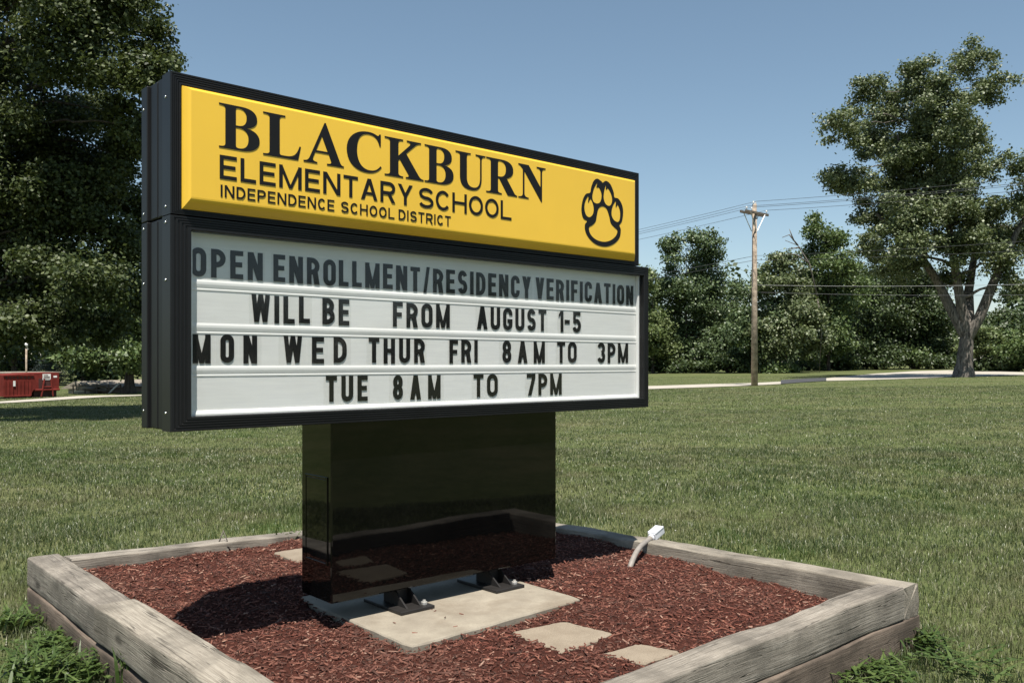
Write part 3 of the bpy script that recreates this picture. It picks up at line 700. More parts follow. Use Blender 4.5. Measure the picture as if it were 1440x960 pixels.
def bez(p0, p1, p2, p3, n=10):
    return [tuple((1-t)**3*a+3*(1-t)**2*t*b+3*(1-t)*t*t*c+t**3*d for a, b, c, d in zip(p0, p1, p2, p3)) for t in [k/n for k in range(1, n+1)]]
def serif_glyphs():
    G = {}
    sr = .035
    def foot(x0, x1, sx0, sx1, up=False):      # bracketed slab serif
        if not up: return [(x0, 0), (x1, 0), (x1, sr), (sx1+.035, sr+.012), (sx1, .085)], [(sx0, .085), (sx0-.035, sr+.012), (x0, sr)]
    G['L'] = (.93, [[(0,0),(.86,0),(.93,.33),(.895,.33)]+bez((.895,.33),(.83,.12),(.74,.055),(.56,.055))+[(.46,.055)]+bez((.46,.055),(.415,.055),(.40,.07),(.40,.12))+[(.40,.88)]+bez((.40,.88),(.40,.95),(.44,.962),(.54,.965))+[(.54,1),(0,1),(0,.965)]+bez((0,.965),(.12,.962),(.155,.95),(.155,.88))+[(.155,.12)]+bez((.155,.12),(.155,.05),(.12,.038),(0,.035))])
    bo = [(0,0),(.52,0)]+bez((.52,0),(.80,0),(.95,.11),(.95,.275))+bez((.95,.275),(.95,.42),(.83,.51),(.64,.53))+bez((.64,.53),(.81,.56),(.89,.64),(.89,.755))+bez((.89,.755),(.89,.91),(.76,1),(.52,1))+[(0,1),(0,.965)]+bez((0,.965),(.11,.962),(.145,.95),(.145,.88))+[(.145,.12)]+bez((.145,.12),(.145,.05),(.11,.038),(0,.035))
    h1 = [(.385,.555),(.385,.90)]+bez((.385,.90),(.385,.94),(.40,.955),(.45,.955))+bez((.45,.955),(.58,.955),(.64,.88),(.64,.755))+bez((.64,.755),(.64,.62),(.57,.555),(.44,.555))
    h2 = [(.385,.51),(.45,.51)]+bez((.45,.51),(.61,.51),(.685,.42),(.685,.275))+bez((.685,.275),(.685,.13),(.61,.045),(.47,.045))+bez((.47,.045),(.40,.045),(.385,.07),(.385,.11))
    G['B'] = (.95, [bo, h1, h2])
    ao = [(0,0),(.36,0),(.36,.035)]+bez((.36,.035),(.25,.04),(.23,.08),(.25,.14))+[(.305,.27),(.665,.27),(.725,.12)]+bez((.725,.12),(.755,.055),(.72,.04),(.62,.035))+[(.62,0),(1.08,0),(1.08,.035)]+bez((1.08,.035),(1.02,.04),(1.0,.06),(.97,.125))+[(.585,1.02),(.555,1.02),(.17,.155)]+bez((.17,.155),(.125,.06),(.09,.04),(0,.035))
    G['A'] = (1.08, [ao, [(.33,.32),(.485,.685),(.64,.32)]])
    co = [(.985,.70),(.985,1.01),(.945,1.01)]+bez((.945,1.01),(.93,.97),(.905,.955),(.87,.97))+bez((.87,.97),(.79,1.005),(.72,1.02),(.62,1.02))+bez((.62,1.02),(.25,1.02),(0,.81),(0,.50))+bez((0,.50),(0,.18),(.23,-.02),(.58,-.02))+bez((.58,-.02),(.77,-.02),(.91,.045),(1.01,.17))+[(.975,.20)]+bez((.975,.20),(.89,.09),(.79,.05),(.66,.05))+bez((.66,.05),(.43,.05),(.29,.22),(.29,.52))+bez((.29,.52),(.29,.81),(.41,.96),(.63,.96))+bez((.63,.96),(.80,.96),(.91,.88),(.945,.70))
    G['C'] = (1.01, [co])
    ko = [(0,0),(.54,0),(.54,.035)]+bez((.54,.035),(.44,.04),(.40,.05),(.40,.12))+[(.40,.44),(.44,.475),(.685,.13)]+bez((.685,.13),(.735,.06),(.70,.04),(.62,.035))+[(.62,0),(1.16,0),(1.16,.035)]+bez((1.16,.035),(1.09,.04),(1.05,.06),(1.0,.13))+[(.63,.65),(.88,.875)]+bez((.88,.875),(.95,.94),(1.0,.96),(1.08,.965))+[(1.08,1),(.65,1),(.65,.965)]+bez((.65,.965),(.75,.96),(.79,.93),(.73,.87))+[(.40,.56),(.40,.88)]+bez((.40,.88),(.40,.95),(.44,.962),(.54,.965))+[(.54,1),(0,1),(0,.965)]+bez((0,.965),(.12,.962),(.155,.95),(.155,.88))+[(.155,.12)]+bez((.155,.12),(.155,.05),(.12,.038),(0,.035))
    G['K'] = (1.16, [ko])
    uo = [(0,1),(.54,1),(.54,.965)]+bez((.54,.965),(.44,.962),(.40,.95),(.40,.88))+[(.40,.33)]+bez((.40,.33),(.40,.14),(.48,.06),(.64,.06))+bez((.64,.06),(.81,.06),(.885,.16),(.885,.36))+[(.885,.85)]+bez((.885,.85),(.885,.93),(.84,.96),(.72,.965))+[(.72,1),(1.08,1),(1.08,.965)]+bez((1.08,.965),(.97,.96),(.94,.93),(.94,.85))+[(.94,.35)]+bez((.94,.35),(.94,.10),(.83,-.02),(.59,-.02))+bez((.59,-.02),(.29,-.02),(.155,.10),(.155,.33))+[(.155,.88)]+bez((.155,.88),(.155,.95),(.12,.962),(0,.965))
    G['U'] = (1.08, [uo])
    ro = [(0,0),(.53,0),(.53,.035)]+bez((.53,.035),(.42,.04),(.40,.05),(.40,.12))+[(.40,.455),(.44,.455),(.74,0),(1.07,0),(1.07,.035)]+bez((1.07,.035),(1.02,.04),(.99,.06),(.95,.12))+[(.70,.485)]+bez((.70,.485),(.86,.53),(.93,.61),(.93,.735))+bez((.93,.735),(.93,.91),(.79,1),(.53,1))+[(0,1),(0,.965)]+bez((0,.965),(.12,.962),(.155,.95),(.155,.88))+[(.155,.12)]+bez((.155,.12),(.155,.05),(.12,.038),(0,.035))
    rh = [(.40,.505),(.40,.90)]+bez((.40,.90),(.40,.94),(.415,.955),(.47,.955))+bez((.47,.955),(.61,.955),(.675,.87),(.675,.735))+bez((.675,.735),(.675,.58),(.60,.505),(.45,.505))
    G['R'] = (1.07, [ro, rh])
    no = [(0,0),(.40,0),(.40,.035)]+bez((.40,.035),(.28,.04),(.235,.07),(.235,.16))+[(.235,.80),(.90,-.025),(.935,-.025),(.935,.84)]+bez((.935,.84),(.935,.93),(.97,.96),(1.08,.965))+[(1.08,1),(.72,1),(.72,.965)]+bez((.72,.965),(.83,.96),(.875,.93),(.875,.84))+[(.875,.40),(.40,1),(0,1),(0,.965)]+bez((0,.965),(.06,.96),(.10,.93),(.175,.85))+[(.175,.16)]+bez((.175,.16),(.175,.07),(.13,.04),(0,.035))
    G['N'] = (1.08, [no])
    return G
def filled(loops, y_front, thick):
    """outlines with holes in (x, z) -> vertices and faces of a thin plate facing -y"""
    cu = bpy.data.curves.new('tmp', 'CURVE'); cu.dimensions = '2D'; cu.fill_mode = 'FRONT'
    for lp in loops:
        sp = cu.splines.new('POLY'); sp.points.add(len(lp)-1); sp.use_cyclic_u = True
        for q, p in zip(sp.points, lp): q.co = (p[0], p[1], 0, 1)
    ob = bpy.data.objects.new('tmp', cu); COL.objects.link(ob)
    dg = bpy.context.evaluated_depsgraph_get(); me = bpy.data.meshes.new_from_object(ob.evaluated_get(dg))
    vs_ = [(q.co.x, y_front, q.co.y) for q in me.vertices]; fs_ = [tuple(p.vertices) for p in me.polygons]
    bpy.data.objects.remove(ob); bpy.data.curves.remove(cu); bpy.data.meshes.remove(me)
    mb = MB(); mb.add(vs_, fs_)
    for lp in loops:                                         # edge walls
        n = len(lp); mb.add([(p[0], y_front, p[1]) for p in lp]+[(p[0], y_front+thick, p[1]) for p in lp], [(i, (i+1) % n, (i+1) % n+n, i+n) for i in range(n)])
    return mb
G = serif_glyphs()
px = {'0B': (308, 365, 175), '1L': (370, 423, 187), '2A': (426.8, 483.4, 200), '3C': (487.5, 536.5, 210), '4K': (540.8, 595.5, 220), '5B': (597, 637.6, 230), '6U': (640.5, 682.4, 238), '7R': (683.6, 727, 248), '8N': (728.8, 767, 258)}
mb = SB_()
for k, (ua, ub, vm) in px.items():
    w, lp = G[k[1]]; xa_, xb_ = ux(ua, vm, PF), ux(ub, vm, PF); sc = (xb_-xa_)/w
    g = filled([[(xa_+p[0]*sc, 2.6225+p[1]*.2005) for p in l_] for l_ in lp], yT0, .0027); mb.add(g.v, g.f)
o = mb.build('name_lettering', M['lettering'], face, recalc=False); o['label'] = 'large black serif lettering reading BLACKBURN'

# paw emblem, drawn in photo pixels of its own crop and laid on the panel
def paw_pt(p): return sign_px(780+p[0]/6, 220+p[1]/6, PF)
def spl(pts, n=8):
    """closed Catmull-Rom"""
    out = []; m_ = len(pts)
    for i in range(m_):
        p0, p1, p2, p3 = (np.array(pts[(i+k) % m_], float) for k in (-1, 0, 1, 2))
        for k in range(n):
            t_ = k/n; out.append(tuple(.5*((2*p1)+(-p0+p2)*t_+(2*p0-5*p1+4*p2-p3)*t_**2+(-p0+3*p1-3*p2+p3)*t_**3)))
    return out
outer = spl([(357,188),(392,210),(404,222),(432,207),(468,235),(495,300),(503,345),(535,357),(565,405),(576,470),(566,545),(545,580),(556,620),(545,685),(500,735),(430,760),(350,742),(290,690),(258,630),(255,575),(272,545),(240,520),(225,455),(236,370),(262,318),(298,305),(308,260),(328,208)])
toe1 = spl([(360,222),(352,262),(372,262),(392,305),(394,350),(380,388),(352,397),(325,380),(316,340),(325,285),(342,245)])
toe2 = spl([(432,240),(432,280),(450,270),(476,320),(484,370),(475,405),(455,417),(428,400),(412,355),(414,305),(422,265)])
toe3 = spl([(284,335),(282,390),(302,358),(322,400),(329,450),(320,490),(295,512),(268,500),(252,460),(250,410),(262,365)])
toe4 = spl([(514,378),(515,430),(530,408),(548,450),(552,500),(545,540),(528,553),(500,538),(480,500),(480,450),(492,410)])
pad = spl([(400,420),(436,440),(458,500),(472,560),(500,595),(528,625),(515,670),(470,708),(410,720),(345,700),(300,655),(288,600),(318,578),(345,545),(355,490),(368,440)])
g = filled([[paw_pt(p) for p in l_] for l_ in (outer, toe1, toe2, toe3, toe4, pad)], yT0, .0027)
mb = SB_(); mb.add(g.v, g.f); o = mb.build('paw_emblem', M['lettering'], face, recalc=False); o['label'] = 'black outlined animal paw print emblem'

# pedestal
PX0, PX1, PY0, PY1, PZ0 = .831, 2.425, .06, .371, .432
mb = SB_(); mb.bbox(PX0, PX1, PY0, PY1, PZ0, Z0+.01, .008); ped = mb.build('pedestal', M['black_gloss'], sign)
mb = SB_()
ya, yb = PY0+.035, PY1-.045; za_, zb_ = .62, 1.07
for (a, b, c, d) in ((ya, ya+.012, za_, zb_), (yb-.012, yb, za_, zb_), (ya+.012, yb-.012, za_, za_+.012), (ya+.012, yb-.012, zb_-.012, zb_)): mb.bbox(PX0-.006, PX0+.002, a, b, c, d, .002)
mb.bbox(PX0-.003, PX0+.002, ya+.014, yb-.014, za_+.014, zb_-.014, .001)
mb.build('access_panel', M['black_gloss'], ped)
zp = zs-DZ
for xc in (1.305, 1.965):
    yc = .10
    mb = SB_(); mb.bbox(xc-.05, xc+.05, yc+.03, yc+.13, zp+.012, PZ0+.05, .004); post = mb.build('post', M['steel'], sign)
    mb = SB_(); mb.bbox(xc-.11, xc+.11, yc-.13, yc+.24, zp-.002, zp+.018, .004)
    for gx_ in (-.045, .045):
        mb.add([(xc+gx_-.005, yc-.09, zp+.0185), (xc+gx_+.005, yc-.09, zp+.0185), (xc+gx_+.005, yc+.03, zp+.0185), (xc+gx_-.005, yc+.03, zp+.0185), (xc+gx_-.005, yc+.028, zp+.10), (xc+gx_+.005, yc+.028, zp+.10)], [(0,1,5,4), (0,4,3), (1,2,5), (2,3,4,5)])
    pl = mb.build('base_plate', M['steel'], sign)
    for bx_ in (.078,):
        mb = SB_(); mb.tube([(xc+bx_, yc-.075, zp+.017), (xc+bx_, yc-.075, zp+.030)], .017, 10); mb.tube([(xc+bx_, yc-.075, zp+.030), (xc+bx_, yc-.075, zp+.040)], .009, 8); mb.build('bolt', M['zinc'], pl)
# screws on the cabinet sides
for cab, zz_ in ((c1, (1.43, 2.02, 2.275)), (c2, (2.345, 2.83))):
    for z_ in zz_:
        for y_ in (.06, .335):
            mb = SB_(); mb.tube([(.004 if y_ < .1 else .002, y_, z_), (-.003, y_, z_)], .006, 8); mb.build('screw', M['screw'], cab, True)

# ------------------------------------------------------------------ outlet box with its conduit
bpos = on_level(921, 757, .287)
ob = empty('outlet_box', bpos, 0, 'white weatherproof outlet box lying on the back right timber, on a grey conduit', 'outlet box')
ax = Vector((.62, .70, .30)).normalized(); sd = Vector((-.72, .66, 0)).normalized(); upv = ax.cross(sd).normalized()
if upv.z < 0: upv = -upv; sd = -sd
Mx = Matrix((ax, sd, upv)).transposed().to_4x4(); Mx.translation = Vector((0, 0, .03))
mb = MB(); mb.bbox(-.045, .085, -.033, .033, -.026, .030, .008, Mx); mb.bbox(-.038, .078, -.036, .036, .022, .036, .004, Mx); mb.build('box_body', M['white_box'], ob)
mb = MB(); mb.tube([Mx @ Vector((-.044, 0, .0)), Mx @ Vector((-.062, 0, .0))], .026, 16); mb.build('collar', M['white_box'], ob, True)
c0 = Mx @ Vector((-.058, 0, 0)); low = on_level(884, 803, .195)-bpos; low2 = low+Vector((-.10, -.10, -.10))
pts = [c0+(Mx.to_3x3() @ Vector((.02, 0, 0)))]+[Vector(q) for q in [(0,0,0)]+bez(tuple(c0), tuple(c0+Mx.to_3x3() @ Vector((-.12, 0, 0))), tuple(low+Vector((.07, .09, .16))), tuple(low), 14)][1:]+[low2]
mb = MB(); mb.tube(pts, .0185, 12); mb.build('conduit', M['conduit'], ob, True)
mb = MB()
for k in range(6): mb.tube([c0+Mx.to_3x3() @ Vector((-.006*k, 0, 0)), c0+Mx.to_3x3() @ Vector((-.006*k-.0035, 0, 0))], .022, 12)
mb.build('gland', M['conduit'], ob, True)

# ------------------------------------------------------------------ grass
def blades(px, py, pz, hgt, wid, bend, seg2=True):
    n = len(px); az = RNG.uniform(0, 2*np.pi, n); la = RNG.uniform(0, 2*np.pi, n)
    wx, wy = np.cos(az)*wid/2, np.sin(az)*wid/2; lx, ly = np.cos(la)*bend*hgt, np.sin(la)*bend*hgt
    b = np.stack([px, py, pz], 1)
    w = np.stack([wx, wy, 0*wx], 1); top = np.stack([lx, ly, hgt*np.sqrt(np.clip(1-bend**2*.8, .1, 1))], 1)
    mid = np.stack([lx*.32, ly*.32, hgt*.58], 1)
    if seg2:
        V = np.stack([b-w, b+w, b+mid+w*.75, b+mid-w*.75, b+top], 1).reshape(-1, 3)
        i = np.arange(n)[:, None]*5
        FF = np.concatenate([i+np.array([[0,1,2,3]]), i+np.array([[3,2,4]])], 1).ravel(); S = np.tile([4, 3], n)
    else:
        V = np.stack([b-w, b+w, b+top], 1).reshape(-1, 3); FF = np.arange(n*3); S = np.full(n, 3)
    return V, FF, S
PLANTER = [(p.x, p.y) for p in (L0-inner*.0+Vector((-.01, 0, 0)), F0, R0+Vector((.02, 0, 0)), B0)]
def lawn_points(y0, y1, dens, margin):
    A = (y1-y0)*2*(.60*y1+margin); n = int(A*dens); px = RNG.uniform(-(.60*y1+margin), .60*y1+margin, n); py = RNG.uniform(y0, y1, n)
    k = np.abs(px) < .60*py+margin
    k &= ~inside(px, py, PLANTER)
    for rp in ROADS: k &= ~inside(px, py, rp)
    return px[k], py[k]
acc = []; off = 0
for (y0, y1, dens, marg, h0, h1, w0, w1, two) in (
        (1.2, 6.5, 4800, 2.4, .032, .074, .003, .0055, True),
        (6.5, 10, 3200, 2.2, .032, .074, .0038, .007, True),
        (10, 16, 1500, 2.5, .036, .075, .006, .011, True),
        (16, 28, 560, 4, .036, .07, .010, .018, False),
        (28, 48, 170, 2, .03, .065, .018, .034, False),
        (48, 85, 45, 2, .012, .035, .03, .06, False)):
    px, py = lawn_points(y0, y1, dens, marg)
    tuft = .5+.5*np.clip(wav(px, py, 1.9, .3)*.6+wav(px, py, 5.3, 1.1)*.45, -1, 1)
    keep = RNG.random(len(px)) < .55+.45*tuft; px, py, tuft = px[keep], py[keep], tuft[keep]
    h = RNG.uniform(h0, h1, len(px))*(.65+.6*tuft)
    V, FF, S = blades(px, py, terrain(px, py)-.004, h, RNG.uniform(w0, w1, len(px)), RNG.uniform(.15, .8, len(px)), two)
    acc.append((V, FF+off, S)); off += len(V)
# longer, untrimmed grass against the timbers
def edge_pts(p, q, n, spread, out):
    t_ = RNG.random(n); d = np.abs(RNG.normal(0, spread, n)); return p.x+(q.x-p.x)*t_+out.x*d, p.y+(q.y-p.y)*t_+out.y*d
for (p, q, n, sp_, o_) in ((L0, F0, 6000, .13, -inner), (F0, R0, 3000, .10, Vector((.663, -.749, 0))), (R0, B0, 9000, .10, Vector((.72, .69, 0))), (L0, B0, 7000, .09, Vector((-.6, .8, 0)))):
    px, py = edge_pts(p, q, n, sp_, o_); h = RNG.uniform(.05, .13, n) if p != F0 else RNG.uniform(.04, .09, n)
    V, FF, S = blades(px, py, terrain(px, py)-.004, h, RNG.uniform(.003, .0065, n), RNG.uniform(.2, .85, n), True); acc.append((V, FF+off, S)); off += len(V)
tag(np_mesh('grass', np.concatenate([a[0] for a in acc]), np.concatenate([a[1] for a in acc]), np.concatenate([a[2] for a in acc]), M['grass']), kind='stuff')
# white clover heads
n = 170; px = RNG.uniform(-7, 9, n); py = RNG.uniform(5, 19, n); k = ~inside(px, py, PLANTER) & (wav(px, py, .8, .4) > .15)
px, py = px[k], py[k]; mb = MB()
for x, y in zip(px, py):
    r_ = random.uniform(.004, .007)*(1+y/30); z = random.uniform(.05, .085)
    mb.add([(x-r_, y, z), (x+r_, y, z), (x, y-r_, z), (x, y+r_, z), (x, y, z+r_*1.1), (x, y, z-r_)], [(0,2,4),(2,1,4),(1,3,4),(3,0,4),(2,0,5),(1,2,5),(3,1,5),(0,3,5)])
tag(mb.build('clover_blossom', M['clover'], recalc=False), kind='stuff')

# weeds by the timbers
def weed(loc, n, h, spread, label, seed, broad=.5, mat='weed', name='weed_clump'):
    rg = np.random.default_rng(seed); V = []; fs = []
    for i in range(n):
        a = rg.uniform(0, 6.283); L = h*rg.uniform(.45, 1); lean = rg.uniform(.25, 1.0)*spread; w = rg.uniform(.005, .010)
        bx_, by_ = rg.normal(0, spread*.32, 2)
        n0 = len(V); d = (math.cos(a), math.sin(a)); s_ = (-d[1], d[0])
        for k in range(6):
            t_ = k/5; x = bx_+d[0]*lean*t_*t_; y = by_+d[1]*lean*t_*t_; z = L*(t_-.30*t_*t_*(lean/max(spread, .01)))
            ww = w*(1-t_)**.7*(1.0+.6*math.sin(t_*3.1))
            V += [(x-s_[0]*ww, y-s_[1]*ww, z), (x+s_[0]*ww, y+s_[1]*ww, z)]
        fs += [(n0+2*k, n0+2*k+1, n0+2*k+3, n0+2*k+2) for k in range(5)]
        if rg.random() < broad:                                # broad leaves on the stalk
            for q in range(4):
                t_ = rg.uniform(.3, .95); c = Vector((bx_+d[0]*lean*t_*t_, by_+d[1]*lean*t_*t_, L*(t_-.3*t_*t_)))
                aa = rg.uniform(0, 6.283); e = Vector((math.cos(aa), math.sin(aa), rg.uniform(-.1, .6))).normalized(); s2 = e.cross(Vector((0,0,1))).normalized()
                l_ = rg.uniform(.022, .05); m0 = len(V)
                V += [tuple(c), tuple(c+e*l_*.5+s2*l_*.32), tuple(c+e*l_-Vector((0,0,l_*.2))), tuple(c+e*l_*.5-s2*l_*.32)]; fs.append((m0, m0+1, m0+2, m0+3))
    mb = MB(); mb.v = V; mb.f = fs; o = mb.build(name, M[mat], recalc=False); o.location = loc
    return tag(o, label, 'weed')
def wp(u, v): p = on_ground(u, v); return (p.x, p.y, 0)
weed(wp(192, 985), 120, .32, .10, 'tall bright green weed clump growing against the long left timber', 1, .4)
weed(wp(130, 965), 75, .17, .22, 'lower leafy weed patch beside the seam of the left timbers', 2, .8)
weed(wp(45, 975), 95, .22, .30, 'dense weed clump in the bottom left corner of the lawn', 3, .5)
weed(wp(28, 890), 55, .15, .22, 'weed clump at the left picture edge below the far left timber corner', 4, .5)
weed(wp(85, 925), 80, .12, .26, 'small leafy weeds in front of the lower left timber', 9, .9)
weed(wp(1225, 962), 60, .08, .30, 'low leafy weed patch under the brown front right timber', 5, .9)
weed(wp(1300, 915), 45, .12, .24, 'weed clump at the right corner of the bed', 6, .7)
weed(wp(1350, 945), 34, .07, .32, 'small broad-leaved weeds on the lawn right of the bed corner', 7, 1.)
wz = on_level(402, 758, .22); weed((wz.x, wz.y, .2), 46, .14, .16, 'green weed growing in the mulch behind the pedestal', 8, .4)
tw = on_level(313, 771, .243); mb = MB()
mb.tube([(-.06, 0, -.02), (-.02, 0, .06), (.005, .01, .13)], [.006, .005, .003], 6); mb.tube([(.05, 0, -.02), (.03, .005, .06), (0, .01, .13)], [.005, .004, .003], 6); mb.tube([(-.14, -.06, .0), (0, -.02, .02), (.16, .02, .005)], [.003, .004, .002], 6)
o = mb.build('dry_twig', M['bark_grey'], None, True); o.location = tw; tag(o, 'bent dry twig standing in the mulch by the back left timber', 'twig')

# ------------------------------------------------------------------ trees
def leaf_cloud(lobes, n_leaf, leaf, twig_n, seed, flat=.55, droop=.0, needle=False, hollow=.5):
    """leaves gathered in sprays around the lobes; lobes are (centre, radii)"""
    rg = np.random.default_rng(seed)
    area = np.array([(r[0]*r[2]+r[0]*r[1]+r[1]*r[2]) for _, r in lobes]); share = area/area.sum()
    P, N, D = [], [], []
    for (c, r), sh in zip(lobes, share):
        nt = max(3, int(n_leaf*sh/twig_n)); d = rg.normal(size=(nt, 3)); d /= np.linalg.norm(d, axis=1)[:, None]
        rho = np.where(rg.random(nt) < .8, rg.uniform(hollow, 1.0, nt), rg.uniform(.1, hollow, nt))
        rho *= rg.uniform(.8, 1.22, nt); rho *= 1+.15*np.sin(d[:, 0]*5+seed+c[0])*np.sin(d[:, 2]*6+c[2])
        tc = np.array(c)+d*np.array(r)*rho[:, None]
        ts = np.clip(np.mean(r)*rg.uniform(.16, .34, nt), leaf*1.2, leaf*5)
        m_ = rg.poisson(twig_n, nt).clip(3)
        idx = np.repeat(np.arange(nt), m_); k = len(idx)
        g = rg.normal(size=(k, 3))*np.array([1, 1, flat])*ts[idx, None]
        g[:, 2] -= droop*np.hypot(g[:, 0], g[:, 1])
        P.append(tc[idx]+g); D.append(d[idx])
    P = np.concatenate(P); D = np.concatenate(D); n = len(P)
    nrm = rg.normal(size=(n, 3))*.62+D*.45+np.array([0, -.05, .55]); nrm /= np.linalg.norm(nrm, axis=1)[:, None]
    t_ = np.cross(nrm, rg.normal(size=(n, 3))); t_ /= np.linalg.norm(t_, axis=1)[:, None]; b = np.cross(nrm, t_)
    s_ = leaf*rg.uniform(.6, 1.25, n); w = s_*(.36 if not needle else .12)
    V = np.stack([P-t_*s_[:, None]*.5, P+b*w[:, None]-nrm*s_[:, None]*.08, P+t_*s_[:, None]*.5-nrm*s_[:, None]*.12, P-b*w[:, None]-nrm*s_[:, None]*.08], 1).reshape(-1, 3)
    return V, n
def limb(mb, a, b, r0, r1, seed, n=8, sag=.12):
    rg = random.Random(seed); a, b = Vector(a), Vector(b); L = (b-a).length; pts = []
    j = [Vector((rg.uniform(-1, 1), rg.uniform(-1, 1), rg.uniform(-.5, .5)))*L*.05 for _ in range(n+1)]
    for k in range(n+1):
        t_ = k/n; p = a.lerp(b, t_)+Vector((0, 0, L*sag*math.sin(t_*math.pi)))
        if 0 < k < n: p += j[k]
        pts.append(p)
    mb.tube(pts, [r0+(r1-r0)*(k/n)**.8 for k in range(n+1)], 9, caps=False); return pts
def px_lobes(Y, spec, seed, deep=1.0, sub=5, fine_=False):
    """crown masses given by where they stand in the photo, at distance Y; each gets a depth of its own"""
    rg = random.Random(seed); out = []
    for q in spec:
        u, v, ru, rv = q[:4]; dy = q[4] if len(q) > 4 else rg.uniform(-1, 1)*deep
        yy = Y+dy; out.append((((u-CX)/F*yy, yy, H-(v-HV)/F*yy), (ru*yy/F, max(ru, rv)*yy/F*.95, rv*yy/F)))
    if not sub: return out
    fine = []
    for c, r in out:                                         # break every mass into uneven boughs
        fine.append((c, tuple((.62 if fine_ else .72)*q for q in r)))
        for k in range(sub):
            d = Vector((rg.gauss(0, 1), rg.gauss(0, 1), rg.gauss(0, 1)*.8)).normalized(); e = rg.uniform(.6, 1.12) if fine_ else rg.uniform(.55, .92); f_ = rg.uniform(.16, .34) if fine_ else rg.uniform(.26, .50)
            fine.append(((c[0]+d.x*r[0]*e, c[1]+d.y*r[1]*e, c[2]+d.z*r[2]*e), (r[0]*f_*1.15, r[1]*f_*1.15, r[2]*f_*.8)))
    return fine
def tree(label, base, lobes, n_leaf, leaf, twig_n, mat, bark, trunk_pts, r0, r1, seed, name='tree', cat='tree', group=None, limbs=True, limb_r=.3, **kw):
    root = empty(name, base, 0, label, cat, group); bv = Vector(base)
    mb = MB(); tp_ = [Vector(p)-bv for p in trunk_pts]; n = len(tp_)
    fine = []
    for i in range(n-1):
        for k in range(4): fine.append(tp_[i].lerp(tp_[i+1], k/4))
    fine.append(tp_[-1]); m_ = len(fine)
    rr = [r0+(r1-r0)*(i/(m_-1))**.8 for i in range(m_)]
    rr[0] *= 1.3; rr[1] *= 1.18 if m_ > 4 else 1
    fine[0] = fine[0]-Vector((0, 0, .25))
    mb.tube(fine, rr, 12, caps=False)
    if limbs:
        for q, (c, r) in enumerate(lobes[::(10 if name == 'silver_maple' else 6)]):
            cc = Vector(c)-bv
            cand = [p for p in fine[m_//3:] if p.z < cc.z+.3] or [fine[m_//3]]
            a = min(cand, key=lambda p: (p-cc).length+.0)
            i = fine.index(a); limb(mb, a, cc, min(rr[i]*.6, limb_r), .02, seed*31+q)
    tr = mb.build('trunk', M[bark], root, True, recalc=False)
    V, k = leaf_cloud(lobes, n_leaf, leaf, twig_n, seed, **kw); V = V-np.array(base)[None]
    np_mesh('crown', V, np.arange(k*4), np.full(k, 4), M[mat], root)
    return root

# near maple at the left (its trunk stands outside the picture)
YM = 27.0
spec = [(60,-60,110,80),(-40,-20,100,80),(150,5,70,42),(212,68,40,26),(226,44,24,18),(100,75,95,40),(178,100,58,32),(30,95,70,45),(-60,110,90,60),(20,165,55,28),(110,150,60,26),(170,165,45,26),
        (30,235,60,36),(135,262,62,30),(178,222,32,30),(-50,230,80,60),(90,225,45,22),
        (55,325,85,36),(150,322,56,30),(-50,340,90,55),(30,400,80,42),(130,390,66,40),(185,352,28,42),(185,420,26,34),(80,452,70,26),(10,455,60,26),(-70,440,80,40),(150,455,40,24),(-140,200,80,110),(-150,380,70,70),(70,190,80,40),(150,230,50,40),(60,280,80,34),(150,280,50,34),(100,370,80,40),(20,290,60,40),(200,300,26,40),(110,20,90,50),(205,190,26,30)]
bx0 = ((-60-CX)/F*YM, YM, float(terrain((-60-CX)/F*YM, YM)))
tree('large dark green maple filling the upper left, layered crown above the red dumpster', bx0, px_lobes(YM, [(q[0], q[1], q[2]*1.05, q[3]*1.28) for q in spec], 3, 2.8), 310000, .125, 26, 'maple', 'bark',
     [bx0, (bx0[0]+.1, YM, 2.2), (bx0[0]+.5, YM, 5), (bx0[0]+.9, YM+.2, 9), (bx0[0]+1.1, YM, 13.5)], .42, .08, 3, name='maple_tree', limb_r=.06, flat=.8, droop=.15)
# second tree behind it, trunk beside the sign's left edge
def ground_tree(label, u, v, spec, n_leaf, leaf, twig_n, mat, bark, r0, seed, top_v, name='tree', deep=2., lean=0, **kw):
    b = on_ground(u, v); y = b.y; topz = H-(top_v-HV)/F*y
    tp_ = [b, (b.x+lean*.2, y, b.z+(topz-b.z)*.3), (b.x+lean*.6, y, b.z+(topz-b.z)*.62), (b.x+lean, y, topz)]
    return tree(label, tuple(b), px_lobes(y, spec, seed, deep), n_leaf, leaf, twig_n, mat, bark, tp_, r0, r0*.18, seed, name=name, **kw)
ground_tree('dark tree with a stout trunk just left of the sign, behind the big maple', 182, 553, [(182,500,45,26),(150,470,45,30),(200,450,60,50),(140,502,40,15),(110,498,35,17),(225,490,50,36),(190,516,26,8),(125,514,26,7),(170,420,60,40)], 16000, .22, 18, 'mid_green', 'bark', .36, 21, 470, name='shade_tree', limb_r=.12)

